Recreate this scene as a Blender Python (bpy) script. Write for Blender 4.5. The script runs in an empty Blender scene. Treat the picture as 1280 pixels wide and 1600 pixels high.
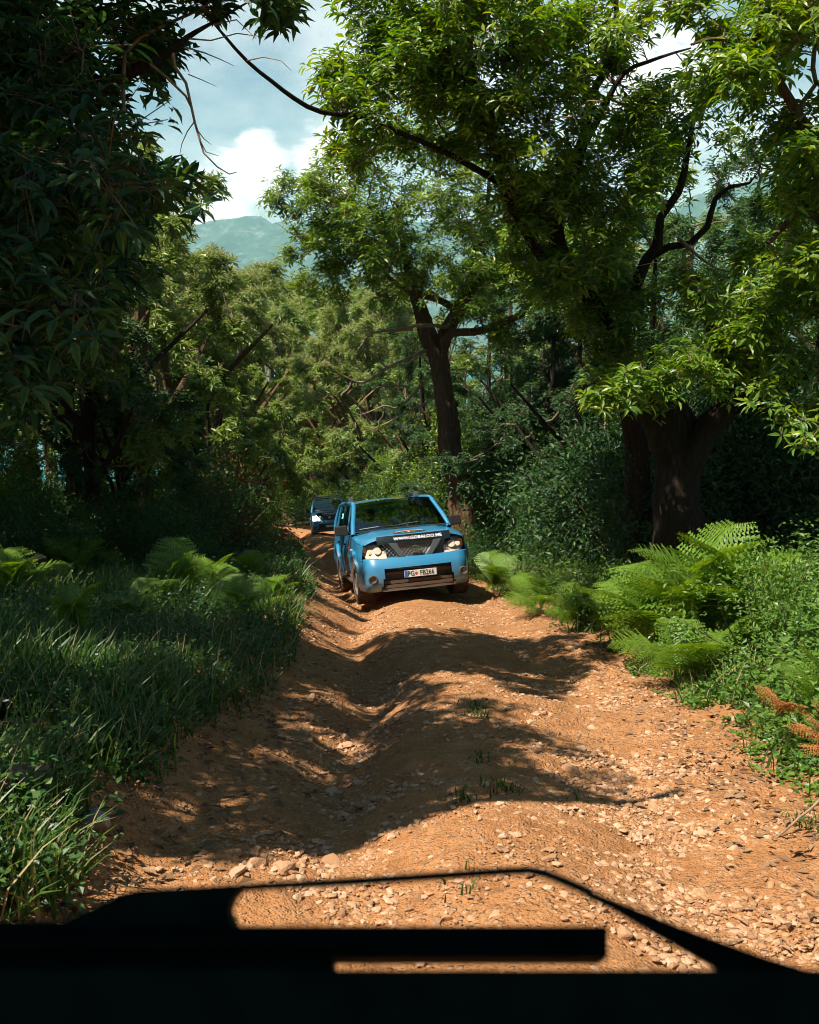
import bpy, bmesh, math, random
import numpy as np
from mathutils import Vector, Matrix, Quaternion

scene = bpy.context.scene
COL = scene.collection
RNG = np.random.default_rng(11)
random.seed(7)

# ------------------------------------------------------------------ camera
FPX = 1555.0
PITCH = math.radians(13.4)
SLOPE = 0.227
CAMH = 1.764
cam_d = bpy.data.cameras.new('camera')
cam = bpy.data.objects.new('camera', cam_d); COL.objects.link(cam)
cam.location = (0, 0, 0)
cam.rotation_euler = (math.radians(90) - PITCH, 0, 0)
cam_d.sensor_fit = 'VERTICAL'; cam_d.sensor_height = 36.0; cam_d.sensor_width = 28.8
cam_d.lens = 36.0 * FPX / 1600.0
cam_d.clip_start = 0.05; cam_d.clip_end = 30000
cam_d.dof.use_dof = True; cam_d.dof.focus_distance = 15.0; cam_d.dof.aperture_fstop = 6.7
scene.camera = cam

# ------------------------------------------------------------------ light
SUNV = Vector((-0.46, -0.20, 0.89)).normalized()
SUN_EL = math.asin(SUNV.z); SUN_AZ = math.atan2(SUNV.x, SUNV.y)
sun_d = bpy.data.lights.new('sun', 'SUN'); sun_d.energy = 5.0; sun_d.angle = math.radians(0.53)
sun_d.color = (1.0, 0.93, 0.80)
sun = bpy.data.objects.new('sun', sun_d); COL.objects.link(sun)
sun.rotation_euler = SUNV.to_track_quat('Z', 'Y').to_euler()
sun.location = (-20, 5, 40)

world = bpy.data.worlds.new('World'); scene.world = world; world.use_nodes = True
wn = world.node_tree; wn.nodes.clear()
def W(t, **k):
    n = wn.nodes.new(t)
    for a, b in k.items(): setattr(n, a, b)
    return n
def math_node(nt, op, a, b=None, c=None, clamp=False):
    n = nt.nodes.new('ShaderNodeMath'); n.operation = op; n.use_clamp = clamp
    for i, v in enumerate((a, b, c)):
        if v is None: continue
        if isinstance(v, (int, float)): n.inputs[i].default_value = v
        else: nt.links.new(v, n.inputs[i])
    return n.outputs[0]
wl = wn.links.new
out = W('ShaderNodeOutputWorld'); bg = W('ShaderNodeBackground'); bg.inputs[1].default_value = 0.06
sky = W('ShaderNodeTexSky', sky_type='NISHITA', sun_disc=False)
sky.sun_elevation = SUN_EL; sky.sun_rotation = SUN_AZ; sky.altitude = 400; sky.air_density = 1.0; sky.dust_density = 0.6; sky.ozone_density = 1.0
tc = W('ShaderNodeTexCoord'); sep = W('ShaderNodeSeparateXYZ'); wl(tc.outputs['Generated'], sep.inputs[0])
# cloud field on the dome: small cumulus low down, broad veil above
mp = W('ShaderNodeMapping'); mp.inputs['Scale'].default_value = (1, 1, 2.2); wl(tc.outputs['Generated'], mp.inputs[0])
n1 = W('ShaderNodeTexNoise'); n1.inputs['Scale'].default_value = 3.4; n1.inputs['Detail'].default_value = 9; n1.inputs['Roughness'].default_value = 0.55
wl(mp.outputs[0], n1.inputs['Vector'])
n2 = W('ShaderNodeTexNoise'); n2.inputs['Scale'].default_value = 15; n2.inputs['Detail'].default_value = 8; n2.inputs['Roughness'].default_value = 0.6
wl(mp.outputs[0], n2.inputs['Vector'])
def dirmask(vec, inner, outer):
    d = W('ShaderNodeVectorMath', operation='DISTANCE'); wl(tc.outputs['Generated'], d.inputs[0]); d.inputs[1].default_value = vec
    m = W('ShaderNodeMapRange'); m.interpolation_type = 'SMOOTHSTEP'
    m.inputs['From Min'].default_value = outer; m.inputs['From Max'].default_value = inner
    wl(d.outputs['Value'], m.inputs[0]); return m.outputs[0]
def ray(px, py):
    v = Vector(((px-640)/FPX, math.cos(PITCH) + (800-py)/FPX*math.sin(PITCH), -math.sin(PITCH) + (800-py)/FPX*math.cos(PITCH)))
    return v.normalized()
c1 = dirmask(ray(405, 262), 0.0, 0.085); c2 = dirmask(ray(505, 262), 0.0, 0.085); c3 = dirmask(ray(340, 330), 0.0, 0.09); c4 = dirmask(ray(1010, 110), 0.0, 0.16)
cs = math_node(wn, 'MAXIMUM', c1, c2); cs = math_node(wn, 'MAXIMUM', cs, c3); cs = math_node(wn, 'MAXIMUM', cs, c4)
puff = math_node(wn, 'ADD', math_node(wn, 'MULTIPLY', n2.outputs[0], 0.9), math_node(wn, 'MULTIPLY', cs, 0.42))
mr = W('ShaderNodeMapRange'); mr.interpolation_type = 'SMOOTHSTEP'; mr.inputs['From Min'].default_value = 0.66; mr.inputs['From Max'].default_value = 0.84
wl(puff, mr.inputs[0])
mv = W('ShaderNodeMapRange'); mv.interpolation_type = 'SMOOTHSTEP'; mv.inputs['From Min'].default_value = 0.36; mv.inputs['From Max'].default_value = 0.62
wl(n1.outputs[0], mv.inputs[0])
SKYTINT = W('ShaderNodeMixRGB', blend_type='MULTIPLY'); SKYTINT.inputs[0].default_value = 1.0
SKYTINT.inputs[2].default_value = (0.92, 1.08, 1.0, 1); wl(sky.outputs[0], SKYTINT.inputs[1])
low = W('ShaderNodeMapRange'); low.interpolation_type = 'SMOOTHSTEP'; low.inputs['From Min'].default_value = 0.42; low.inputs['From Max'].default_value = 0.12; wl(sep.outputs[2], low.inputs[0])
veil = W('ShaderNodeMixRGB'); wl(math_node(wn, 'MULTIPLY', math_node(wn, 'MULTIPLY', mv.outputs[0], 0.95), low.outputs[0]), veil.inputs[0]); wl(SKYTINT.outputs[0], veil.inputs[1])
veil.inputs[2].default_value = (10.8, 11.3, 11.0, 1)
puffc = W('ShaderNodeMixRGB'); wl(math_node(wn, 'MULTIPLY', mr.outputs[0], low.outputs[0]), puffc.inputs[0]); wl(veil.outputs[0], puffc.inputs[1]); puffc.inputs[2].default_value = (15.6, 14.8, 14.0, 1)
wl(puffc.outputs[0], bg.inputs[0]); wl(bg.outputs[0], out.inputs[0])

vs = scene.view_settings
vs.view_transform = 'Standard'; vs.look = 'None'; vs.gamma = 1.0; vs.exposure = 0.82; vs.use_curve_mapping = False
cy = scene.cycles
cy.use_denoising = True; cy.pixel_filter_type = 'BLACKMAN_HARRIS'; cy.filter_width = 0.95
cy.max_bounces = 6; cy.diffuse_bounces = 2; cy.glossy_bounces = 3; cy.transmission_bounces = 3; cy.transparent_max_bounces = 8; cy.volume_bounces = 0
cy.caustics_reflective = False; cy.caustics_refractive = False
cy.sample_clamp_indirect = 6.0
cy.use_adaptive_sampling = True; cy.adaptive_threshold = 0.02

CP, SP_ = math.cos(PITCH), math.sin(PITCH)
def D(px, py, d):
    """point seen at photo pixel (px, py), d metres ahead along the lens axis"""
    a = (px-640)/FPX*d; b = (800-py)/FPX*d
    return np.array([a, d*CP + b*SP_, -d*SP_ + b*CP])

# ------------------------------------------------------------------ noise
def _hash(ix, iy, s):
    h = (ix*374761393 + iy*668265263 + s*974711) & 0xffffffff
    h = ((h ^ (h >> 13))*1274126177) & 0xffffffff
    return ((h ^ (h >> 16)) & 0xffff)/65535.0
def vnoise(x, y, s=0):
    x = np.asarray(x, float); y = np.asarray(y, float)
    ix = np.floor(x).astype(np.int64); iy = np.floor(y).astype(np.int64)
    fx = x-ix; fy = y-iy; fx = fx*fx*(3-2*fx); fy = fy*fy*(3-2*fy)
    a = _hash(ix, iy, s); b = _hash(ix+1, iy, s); c = _hash(ix, iy+1, s); d = _hash(ix+1, iy+1, s)
    return (a*(1-fx)+b*fx)*(1-fy) + (c*(1-fx)+d*fx)*fy
def fbm(x, y, o=4, s=0):
    t = 0; a = 0.5; n = 0
    for i in range(o):
        t = t + a*vnoise(x*2**i, y*2**i, s+i*17); n += a; a *= 0.5
    return t/n - 0.5
def sm(t): t = np.clip(t, 0, 1); return t*t*(3-2*t)

# ------------------------------------------------------------------ object helpers
def tag(o, label=None, cat=None, group=None, kind=None):
    if label: o['label'] = label
    if cat: o['category'] = cat
    if group: o['group'] = group
    if kind: o['kind'] = kind
    return o
def link(o, parent=None):
    COL.objects.link(o)
    if parent is not None: o.parent = parent
    return o
def empty(name, loc=(0, 0, 0), rot=None):
    o = bpy.data.objects.new(name, None); o.empty_display_size = 0.3
    o.location = loc
    if rot is not None: o.rotation_euler = rot
    return link(o)
def mesh_np(name, V, F, mats=(), smooth=False, fmat=None):
    V = np.ascontiguousarray(V, dtype=np.float32); F = np.ascontiguousarray(F, dtype=np.int32)
    me = bpy.data.meshes.new(name)
    me.vertices.add(len(V)); me.vertices.foreach_set('co', V.ravel())
    k = F.shape[1]
    me.loops.add(F.size); me.loops.foreach_set('vertex_index', F.ravel())
    me.polygons.add(len(F))
    me.polygons.foreach_set('loop_start', np.arange(0, F.size, k, dtype=np.int32))
    if fmat is not None: me.polygons.foreach_set('material_index', np.asarray(fmat, dtype=np.int32))
    me.polygons.foreach_set('use_smooth', np.full(len(F), smooth, dtype=bool))
    for m in (mats if isinstance(mats, (list, tuple)) else [mats]): me.materials.append(m)
    me.update(calc_edges=True)
    return me
def obj(name, me, parent=None, loc=None):
    o = bpy.data.objects.new(name, me)
    if loc is not None: o.location = loc
    return link(o, parent)

class MB:
    """collects shapes into one mesh"""
    def __init__(s): s.v = []; s.f = []
    def add(s, vs_, fs):
        b = len(s.v); s.v += [tuple(map(float, p)) for p in vs_]; s.f += [tuple(b+i for i in f) for f in fs]; return s
    def box(s, c, d, R=None, taper=1.0):
        x, y, z = d[0]/2, d[1]/2, d[2]/2; P = []
        for k in (-1, 1):
            t = taper if k > 0 else 1
            for i, j in ((-1, -1), (1, -1), (1, 1), (-1, 1)): P.append(Vector((i*x*t, j*y*t, k*z)))
        if R is not None: P = [R @ p for p in P]
        return s.add([p+Vector(c) for p in P], [(3, 2, 1, 0), (4, 5, 6, 7), (0, 1, 5, 4), (1, 2, 6, 5), (2, 3, 7, 6), (3, 0, 4, 7)])
    def tube(s, pts, r, n=8, closed=False, caps=True):
        V, F = tube_np(np.array(pts, float), np.full(len(pts), r) if np.isscalar(r) else np.array(r, float), n, closed)
        s.add(V, F)
        if caps and not closed:
            b = len(s.v)-len(V); s.f.append(tuple(b+i for i in range(n))[::-1]); s.f.append(tuple(b+len(V)-n+i for i in range(n)))
        return s
    def grid(s, nu, nv, fn, skip=None):
        P = [fn(i/nu, j/nv) for j in range(nv+1) for i in range(nu+1)]; F = []
        for j in range(nv):
            for i in range(nu):
                if skip and skip((i+.5)/nu, (j+.5)/nv): continue
                a = j*(nu+1)+i; F.append((a, a+1, a+nu+2, a+nu+1))
        return s.add(P, F)
    def prism(s, poly, a, b):
        """poly: list of (x,z); extruded in y from a to b"""
        n = len(poly)
        P = [(x, a, z) for x, z in poly]+[(x, b, z) for x, z in poly]
        F = [tuple(range(n)), tuple(range(2*n-1, n-1, -1))]+[(i, i+n, (i+1) % n+n, (i+1) % n) for i in range(n)]
        return s.add(P, F)
    def lathe_x(s, prof, n, c=(0, 0, 0)):
        """prof: list of (x, r) revolved about the x axis"""
        P = []; F = []; m = len(prof)
        for k in range(n):
            a = 2*math.pi*k/n
            for x, r in prof: P.append((c[0]+x, c[1]+r*math.cos(a), c[2]+r*math.sin(a)))
        for k in range(n):
            for i in range(m-1):
                F.append((k*m+i, k*m+i+1, ((k+1) % n)*m+i+1, ((k+1) % n)*m+i))
        return s.add(P, F)
    def build(s, name, mat, parent=None, smooth=False, bevel=0, auto=None, loc=None):
        me = bpy.data.meshes.new(name); me.from_pydata(s.v, [], s.f)
        bm = bmesh.new(); bm.from_mesh(me); bmesh.ops.recalc_face_normals(bm, faces=bm.faces)
        if bevel: bmesh.ops.bevel(bm, geom=bm.edges[:], offset=bevel, segments=2, affect='EDGES', profile=0.6)
        bm.to_mesh(me); bm.free()
        if smooth or auto:
            me.polygons.foreach_set('use_smooth', [True]*len(me.polygons))
            if auto: me.set_sharp_from_angle(angle=math.radians(auto))
        for m in (mat if isinstance(mat, (list, tuple)) else [mat]): me.materials.append(m)
        return obj(name, me, parent, loc)

def tube_np(P, R, n=6, closed=False, ridge=None):
    T = np.gradient(P, axis=0) if not closed else np.roll(P, -1, 0)-np.roll(P, 1, 0)
    T /= np.linalg.norm(T, axis=1)[:, None]+1e-9
    ref = np.array([0, 0, 1.0]) if abs(T[0, 2]) < 0.9 else np.array([1.0, 0, 0])
    N = np.zeros_like(P); u = np.cross(T[0], ref); u /= np.linalg.norm(u); N[0] = u
    for i in range(1, len(P)):
        u = N[i-1] - T[i]*np.dot(N[i-1], T[i]); N[i] = u/(np.linalg.norm(u)+1e-9)
    B = np.cross(T, N)
    a = np.arange(n)*2*math.pi/n
    rr = R[:, None]*np.ones(n)[None]
    if ridge is not None: rr = rr*ridge(a[None, :], np.arange(len(P))[:, None])
    V = P[:, None]+rr[..., None]*(np.cos(a)[None, :, None]*N[:, None]+np.sin(a)[None, :, None]*B[:, None])
    m = len(P); V = V.reshape(-1, 3)
    i = np.arange(m if closed else m-1)[:, None]*n; j = np.arange(n)[None]; j2 = (j+1) % n
    i2 = (i+n) % (m*n)
    F = np.stack([i+j, i+j2, i2+j2, i2+j], -1).reshape(-1, 4)
    return V, F
class NP:
    """numpy mesh accumulator"""
    def __init__(s): s.V = []; s.F = []; s.n = 0
    def add(s, V, F): s.V.append(V); s.F.append(F+s.n); s.n += len(V)
    def mesh(s, name, mats, smooth=False): return mesh_np(name, np.concatenate(s.V), np.concatenate(s.F), mats, smooth)

# ------------------------------------------------------------------ materials
class Mat:
    def __init__(s, name):
        s.m = bpy.data.materials.new(name); s.m.use_nodes = True; s.nt = s.m.node_tree; s.nt.nodes.clear()
        s.out = s.nt.nodes.new('ShaderNodeOutputMaterial')
    def n(s, t, ins=None, **k):
        n = s.nt.nodes.new(t)
        for a, b in k.items(): setattr(n, a, b)
        for a, b in (ins or {}).items():
            if hasattr(b, 'is_output'): s.nt.links.new(b, n.inputs[a])
            else: n.inputs[a].default_value = b
        return n
    def l(s, a, b): s.nt.links.new(a, b)
    def ramp(s, fac, stops):
        r = s.nt.nodes.new('ShaderNodeValToRGB'); s.l(fac, r.inputs[0]); e = r.color_ramp.elements
        while len(e) < len(stops): e.new(0.5)
        for q, (p, c) in zip(e, stops): q.position = p; q.color = (*c, 1) if len(c) == 3 else c
        return r.outputs[0]
def simple(name, col, rough=0.6, metal=0.0, spec=0.5, coat=0.0, noise=0.0, nscale=20, emit=None, bump=0.0, dust=None):
    M = Mat(name); b = M.n('ShaderNodeBsdfPrincipled', {'Base Color': (*col, 1), 'Roughness': rough, 'Metallic': metal, 'Specular IOR Level': spec, 'Coat Weight': coat, 'Coat Roughness': 0.08})
    base = None
    tcn = M.n('ShaderNodeTexCoord')
    if noise:
        nz = M.n('ShaderNodeTexNoise', {'Vector': tcn.outputs['Object'], 'Scale': nscale, 'Detail': 5})
        lo = tuple(c*(1-noise) for c in col); hi = tuple(min(1, c*(1+noise)) for c in col)
        base = M.ramp(nz.outputs[0], [(0.3, lo), (0.7, hi)])
    if dust:
        # road dust thickest low on the body
        sp = M.n('ShaderNodeSeparateXYZ', {0: tcn.outputs['Object']})
        nz = M.n('ShaderNodeTexNoise', {'Vector': tcn.outputs['Object'], 'Scale': 6, 'Detail': 6})
        h = math_node(M.nt, 'ADD', sp.outputs[2], math_node(M.nt, 'MULTIPLY', nz.outputs[0], 0.5))
        fac = M.n('ShaderNodeMapRange', {0: h, 'From Min': dust[0]+0.25, 'From Max': dust[1]+0.25, 'To Min': dust[2], 'To Max': dust[3]})
        mx = M.n('ShaderNodeMixRGB', {0: fac.outputs[0], 1: base if base is not None else (*col, 1), 2: (0.30, 0.17, 0.09, 1)})
        base = mx.outputs[0]
        M.l(math_node(M.nt, 'ADD', rough, math_node(M.nt, 'MULTIPLY', fac.outputs[0], 0.5), clamp=True), b.inputs['Roughness'])
    if base is not None: M.l(base, b.inputs['Base Color'])
    if bump:
        nz2 = M.n('ShaderNodeTexNoise', {'Vector': tcn.outputs['Object'], 'Scale': nscale*2, 'Detail': 5})
        bp = M.n('ShaderNodeBump', {'Height': nz2.outputs[0], 'Strength': bump, 'Distance': 0.01}); M.l(bp.outputs[0], b.inputs['Normal'])
    if emit: b.inputs['Emission Color'].default_value = (*emit[0], 1); b.inputs['Emission Strength'].default_value = emit[1]
    M.l(b.outputs[0], M.out.inputs[0]); return M.m
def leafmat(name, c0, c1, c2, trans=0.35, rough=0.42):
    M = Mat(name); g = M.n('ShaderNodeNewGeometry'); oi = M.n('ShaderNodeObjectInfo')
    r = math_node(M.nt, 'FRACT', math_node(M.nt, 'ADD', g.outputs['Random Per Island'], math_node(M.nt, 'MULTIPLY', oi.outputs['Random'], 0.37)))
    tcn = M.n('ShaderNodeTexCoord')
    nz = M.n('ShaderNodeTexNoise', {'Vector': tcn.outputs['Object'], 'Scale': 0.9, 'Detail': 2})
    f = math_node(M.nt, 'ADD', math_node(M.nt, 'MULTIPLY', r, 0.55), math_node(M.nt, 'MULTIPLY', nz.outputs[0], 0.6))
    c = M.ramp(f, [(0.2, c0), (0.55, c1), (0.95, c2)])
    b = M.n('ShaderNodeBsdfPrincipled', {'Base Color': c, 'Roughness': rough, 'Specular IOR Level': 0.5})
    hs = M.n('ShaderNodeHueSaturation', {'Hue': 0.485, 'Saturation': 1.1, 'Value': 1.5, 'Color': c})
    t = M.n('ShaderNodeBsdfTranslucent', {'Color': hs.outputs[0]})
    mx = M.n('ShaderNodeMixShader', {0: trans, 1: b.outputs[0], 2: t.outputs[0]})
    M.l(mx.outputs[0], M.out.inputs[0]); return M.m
LEAF = leafmat('chestnut_leaf', (0.040, 0.110, 0.014), (0.11, 0.22, 0.020), (0.32, 0.38, 0.035), trans=.45, rough=.38)
LEAF_SHADED = leafmat('shaded_chestnut_leaf', (0.010, 0.042, 0.014), (0.018, 0.070, 0.016), (0.09, 0.16, 0.022), trans=0.3, rough=.55)  # chestnut leaf with the shade put into its colour
LEAF_FAR = leafmat('far_chestnut_leaf', (0.085, 0.165, 0.030), (0.17, 0.26, 0.045), (0.29, 0.36, 0.07))
LEAF_BUSH = leafmat('bush_leaf', (0.018, 0.060, 0.014), (0.035, 0.105, 0.020), (0.11, 0.19, 0.03))
LEAF_BRIGHT = leafmat('weed_leaf', (0.05, 0.12, 0.018), (0.10, 0.20, 0.026), (0.18, 0.28, 0.04))
CATKIN = leafmat('catkin', (0.34, 0.36, 0.14), (0.46, 0.46, 0.20), (0.58, 0.55, 0.28), trans=0.2, rough=0.8)
FERN = leafmat('fern_frond', (0.08, 0.18, 0.02), (0.14, 0.25, 0.025), (0.23, 0.33, 0.04), trans=0.4)
DEADFERN = leafmat('dead_fern', (0.25, 0.09, 0.02), (0.38, 0.15, 0.035), (0.45, 0.22, 0.06), trans=0.25, rough=0.8)
GRASS = leafmat('grass_blade', (0.022, 0.075, 0.014), (0.05, 0.13, 0.018), (0.16, 0.20, 0.04), trans=0.3)
RUST = leafmat('rusty_twig_leaf', (0.12, 0.06, 0.02), (0.20, 0.10, 0.03), (0.26, 0.17, 0.06), trans=0.2, rough=0.8)
FLOWER = simple('flower', (0.6, 0.5, 0.65), 0.8)
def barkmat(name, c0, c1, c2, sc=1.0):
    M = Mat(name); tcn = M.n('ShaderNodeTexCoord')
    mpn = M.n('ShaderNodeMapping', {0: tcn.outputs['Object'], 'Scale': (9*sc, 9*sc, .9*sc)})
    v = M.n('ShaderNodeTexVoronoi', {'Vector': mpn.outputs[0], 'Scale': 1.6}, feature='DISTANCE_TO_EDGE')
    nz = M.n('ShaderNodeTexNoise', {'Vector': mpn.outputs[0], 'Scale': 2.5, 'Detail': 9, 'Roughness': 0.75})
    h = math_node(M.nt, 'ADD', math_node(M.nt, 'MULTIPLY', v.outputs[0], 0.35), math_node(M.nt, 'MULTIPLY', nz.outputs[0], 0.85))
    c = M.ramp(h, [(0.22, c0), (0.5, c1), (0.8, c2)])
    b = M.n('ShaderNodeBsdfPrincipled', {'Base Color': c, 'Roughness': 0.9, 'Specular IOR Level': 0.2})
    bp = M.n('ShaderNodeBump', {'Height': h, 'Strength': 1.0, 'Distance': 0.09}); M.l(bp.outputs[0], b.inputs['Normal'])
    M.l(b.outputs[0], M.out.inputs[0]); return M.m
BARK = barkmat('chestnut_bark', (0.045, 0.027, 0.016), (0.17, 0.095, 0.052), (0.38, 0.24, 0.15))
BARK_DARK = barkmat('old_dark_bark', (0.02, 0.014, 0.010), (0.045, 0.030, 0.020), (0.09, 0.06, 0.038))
TWIG = simple('twig_bark', (0.17, 0.11, 0.07), 0.85, noise=0.4)
DEADWOOD = simple('dead_wood', (0.30, 0.19, 0.115), 0.9, noise=0.35, nscale=14)
STEM = simple('green_stem', (0.08, 0.12, 0.03), 0.7)

def soil_mat():
    M = Mat('orange_dirt'); tcn = M.n('ShaderNodeTexCoord'); V = tcn.outputs['Object']
    big = M.n('ShaderNodeTexNoise', {'Vector': V, 'Scale': 0.75, 'Detail': 4, 'Roughness': 0.6})
    mid = M.n('ShaderNodeTexNoise', {'Vector': V, 'Scale': 5, 'Detail': 8, 'Roughness': 0.7})
    fine = M.n('ShaderNodeTexNoise', {'Vector': V, 'Scale': 55, 'Detail': 4, 'Roughness': 0.7})
    base = M.ramp(mid.outputs[0], [(0.25, (0.29, 0.125, 0.046)), (0.5, (0.45, 0.205, 0.080)), (0.75, (0.57, 0.30, 0.14))])
    vor = M.n('ShaderNodeTexVoronoi', {'Vector': V, 'Scale': 26, 'Randomness': 1.0})
    vor2 = M.n('ShaderNodeTexVoronoi', {'Vector': V, 'Scale': 70, 'Randomness': 1.0})
    peb = M.ramp(M.n('ShaderNodeSeparateColor', {0: vor.outputs['Color']}).outputs[0], [(0.0, (0.36, 0.18, 0.085)), (0.6, (0.50, 0.29, 0.16)), (1.0, (0.62, 0.45, 0.32))])
    zone = M.n('ShaderNodeMapRange', {0: math_node(M.nt, 'ADD', math_node(M.nt, 'MULTIPLY', big.outputs[0], 0.7), math_node(M.nt, 'MULTIPLY', mid.outputs[0], 0.3)), 'From Min': 0.38, 'From Max': 0.54})
    pm = M.n('ShaderNodeMapRange', {0: vor.outputs['Distance'], 'From Min': 0.42, 'From Max': 0.26})
    pm2 = math_node(M.nt, 'MULTIPLY', pm.outputs[0], zone.outputs[0])
    c = M.n('ShaderNodeMixRGB', {0: math_node(M.nt, 'MULTIPLY', pm2, 0.75), 1: base, 2: peb})
    fc = M.n('ShaderNodeMixRGB', {0: 0.5, 1: c.outputs[0], 2: M.ramp(fine.outputs[0], [(0.3, (0.45, 0.45, 0.45)), (0.7, (1.25, 1.2, 1.15))])}, blend_type='MULTIPLY')
    b = M.n('ShaderNodeBsdfPrincipled', {'Base Color': fc.outputs[0], 'Roughness': 0.95, 'Specular IOR Level': 0.15})
    h = math_node(M.nt, 'ADD', math_node(M.nt, 'MULTIPLY', pm2, 0.9), math_node(M.nt, 'MULTIPLY', mid.outputs[0], 2.2))
    h = math_node(M.nt, 'ADD', h, math_node(M.nt, 'MULTIPLY', fine.outputs[0], 0.5))
    pmb = M.n('ShaderNodeMapRange', {0: vor2.outputs['Distance'], 'From Min': 0.5, 'From Max': 0.2, 'To Max': 0.35})
    h = math_node(M.nt, 'ADD', h, pmb.outputs[0])
    bp = M.n('ShaderNodeBump', {'Height': h, 'Strength': 0.9, 'Distance': 0.022}); M.l(bp.outputs[0], b.inputs['Normal'])
    M.l(b.outputs[0], M.out.inputs[0]); return M.m
SOIL = soil_mat()
def ground_mat():
    M = Mat('forest_floor'); tcn = M.n('ShaderNodeTexCoord'); V = tcn.outputs['Object']
    n_ = M.n('ShaderNodeTexNoise', {'Vector': V, 'Scale': 1.3, 'Detail': 8, 'Roughness': 0.65})
    f_ = M.n('ShaderNodeTexNoise', {'Vector': V, 'Scale': 24, 'Detail': 5, 'Roughness': 0.7})
    c = M.ramp(math_node(M.nt, 'ADD', math_node(M.nt, 'MULTIPLY', n_.outputs[0], 0.5), math_node(M.nt, 'MULTIPLY', f_.outputs[0], 0.5)),
               [(0.3, (0.03, 0.05, 0.015)), (0.5, (0.06, 0.06, 0.02)), (0.62, (0.16, 0.085, 0.04)), (0.8, (0.25, 0.14, 0.07))])
    b = M.n('ShaderNodeBsdfPrincipled', {'Base Color': c, 'Roughness': 0.95, 'Specular IOR Level': 0.1})
    bp = M.n('ShaderNodeBump', {'Height': f_.outputs[0], 'Strength': 0.8, 'Distance': 0.05}); M.l(bp.outputs[0], b.inputs['Normal'])
    M.l(b.outputs[0], M.out.inputs[0]); return M.m
GROUND = ground_mat()
def rockmat(name, a, b_, c_):
    M = Mat(name); g = M.n('ShaderNodeObjectInfo'); gi = M.n('ShaderNodeNewGeometry'); tcn = M.n('ShaderNodeTexCoord')
    nz = M.n('ShaderNodeTexNoise', {'Vector': tcn.outputs['Object'], 'Scale': 18, 'Detail': 6})
    r = math_node(M.nt, 'FRACT', math_node(M.nt, 'ADD', g.outputs['Random'], gi.outputs['Random Per Island']))
    f = math_node(M.nt, 'ADD', math_node(M.nt, 'MULTIPLY', r, 0.65), math_node(M.nt, 'MULTIPLY', nz.outputs[0], 0.4))
    c = M.ramp(f, [(0.1, a), (0.5, b_), (0.95, c_)])
    b = M.n('ShaderNodeBsdfPrincipled', {'Base Color': c, 'Roughness': 0.9, 'Specular IOR Level': 0.2})
    bp = M.n('ShaderNodeBump', {'Height': nz.outputs[0], 'Strength': 0.5, 'Distance': 0.01}); M.l(bp.outputs[0], b.inputs['Normal'])
    M.l(b.outputs[0], M.out.inputs[0]); return M.m
STONE = rockmat('dusty_stone', (0.24, 0.13, 0.065), (0.42, 0.23, 0.12), (0.56, 0.37, 0.24))
GREYROCK = rockmat('grey_rock', (0.20, 0.18, 0.15), (0.33, 0.30, 0.26), (0.42, 0.38, 0.33))

# ------------------------------------------------------------------ ground shape
_ky = np.array([-20, 2, 4.5, 6.2, 8.3, 12, 16, 20.5, 27.5, 49, 58, 75, 110.])
_kx = np.array([0.3, 0.3, 0.35, 0.40, 0.62, 0.40, 0.18, -0.50, -1.38, -4.5, -6.8, -13.5, -30.])
def cxr(y):
    y = np.asarray(y, float); t = 0
    for o in (-1.6, -.8, 0, .8, 1.6): t = t+np.interp(y+o, _ky, _kx)
    return t/5
def hwr(y): return np.interp(y, [0, 10, 30, 60, 110], [1.95, 1.95, 1.75, 1.5, 1.5])
def Hs(x, y):
    x = np.asarray(x, float); y = np.asarray(y, float)
    yy = np.clip(y, -60, 3000)
    z = -CAMH - SLOPE*yy
    z = np.where(y > 90, z+SLOPE*0.0*(y-90), z)
    u = x-cxr(yy); hw = hwr(yy)
    near = sm((120-y)/40)
    # banks either side
    edge = 0.25*fbm(x*0.7, y*0.7, 3, 5)
    z = z + near*(0.36*sm((-u-hw+0.55+edge)/0.95) + 0.30*sm((u-hw+0.15+edge)/0.8))
    z = z + near*(0.05*np.clip(-u-hw-.5, 0, 25) + 0.06*np.clip(u-hw-.5, 0, 25))
    # ruts
    ins = sm((hw+.3-np.abs(u))/0.6)
    rut = -1.02 + 0.35*np.sin(y*0.33+1.2)*sm((12-y)/6) + 0.12*np.sin(y*0.9)
    rut = np.where(y < 12, rut+0.22*sm((12-y)/5), rut)
    dl = 0.20*sm((y-2)/4)*(0.8+0.5*vnoise(y*0.5, y*0+3, 9))
    z = z + near*ins*(-dl*np.exp(-((u-rut)/0.30)**2) + 0.07*np.exp(-((u-rut-0.85)/0.42)**2))
    z = z + near*ins*(-0.07*np.exp(-((u-0.95)/0.33)**2))
    # rounded cross humps and lumps of the washed-out track
    z = z + near*ins*0.035*np.sin(y*1.9+1.5*fbm(x*0.8, y*0.4, 3, 21)*4)*sm((y-6)/4)*sm((u+1.6)/0.8)
    z = z + near*(0.12*fbm(x*0.9, y*0.9, 4, 31)*0.5 + 0.05*fbm(x*5, y*5, 3, 41))
    far = sm((y-100)/300)
    z = z + far*60*fbm(x*0.004, y*0.004, 5, 51) + sm((np.abs(x)-40)/400)*20*fbm(x*0.01, y*0.01, 4, 61)
    return z

def strip(name, X, Y, Z, mat, smooth=True):
    ny, nx = X.shape
    V = np.stack([X, Y, Z], -1).reshape(-1, 3)
    i = np.arange(ny-1)[:, None]*nx; j = np.arange(nx-1)[None]
    F = np.stack([i+j, i+j+1, i+j+nx+1, i+j+nx], -1).reshape(-1, 4)
    return mesh_np(name, V, F, mat, smooth)

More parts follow.
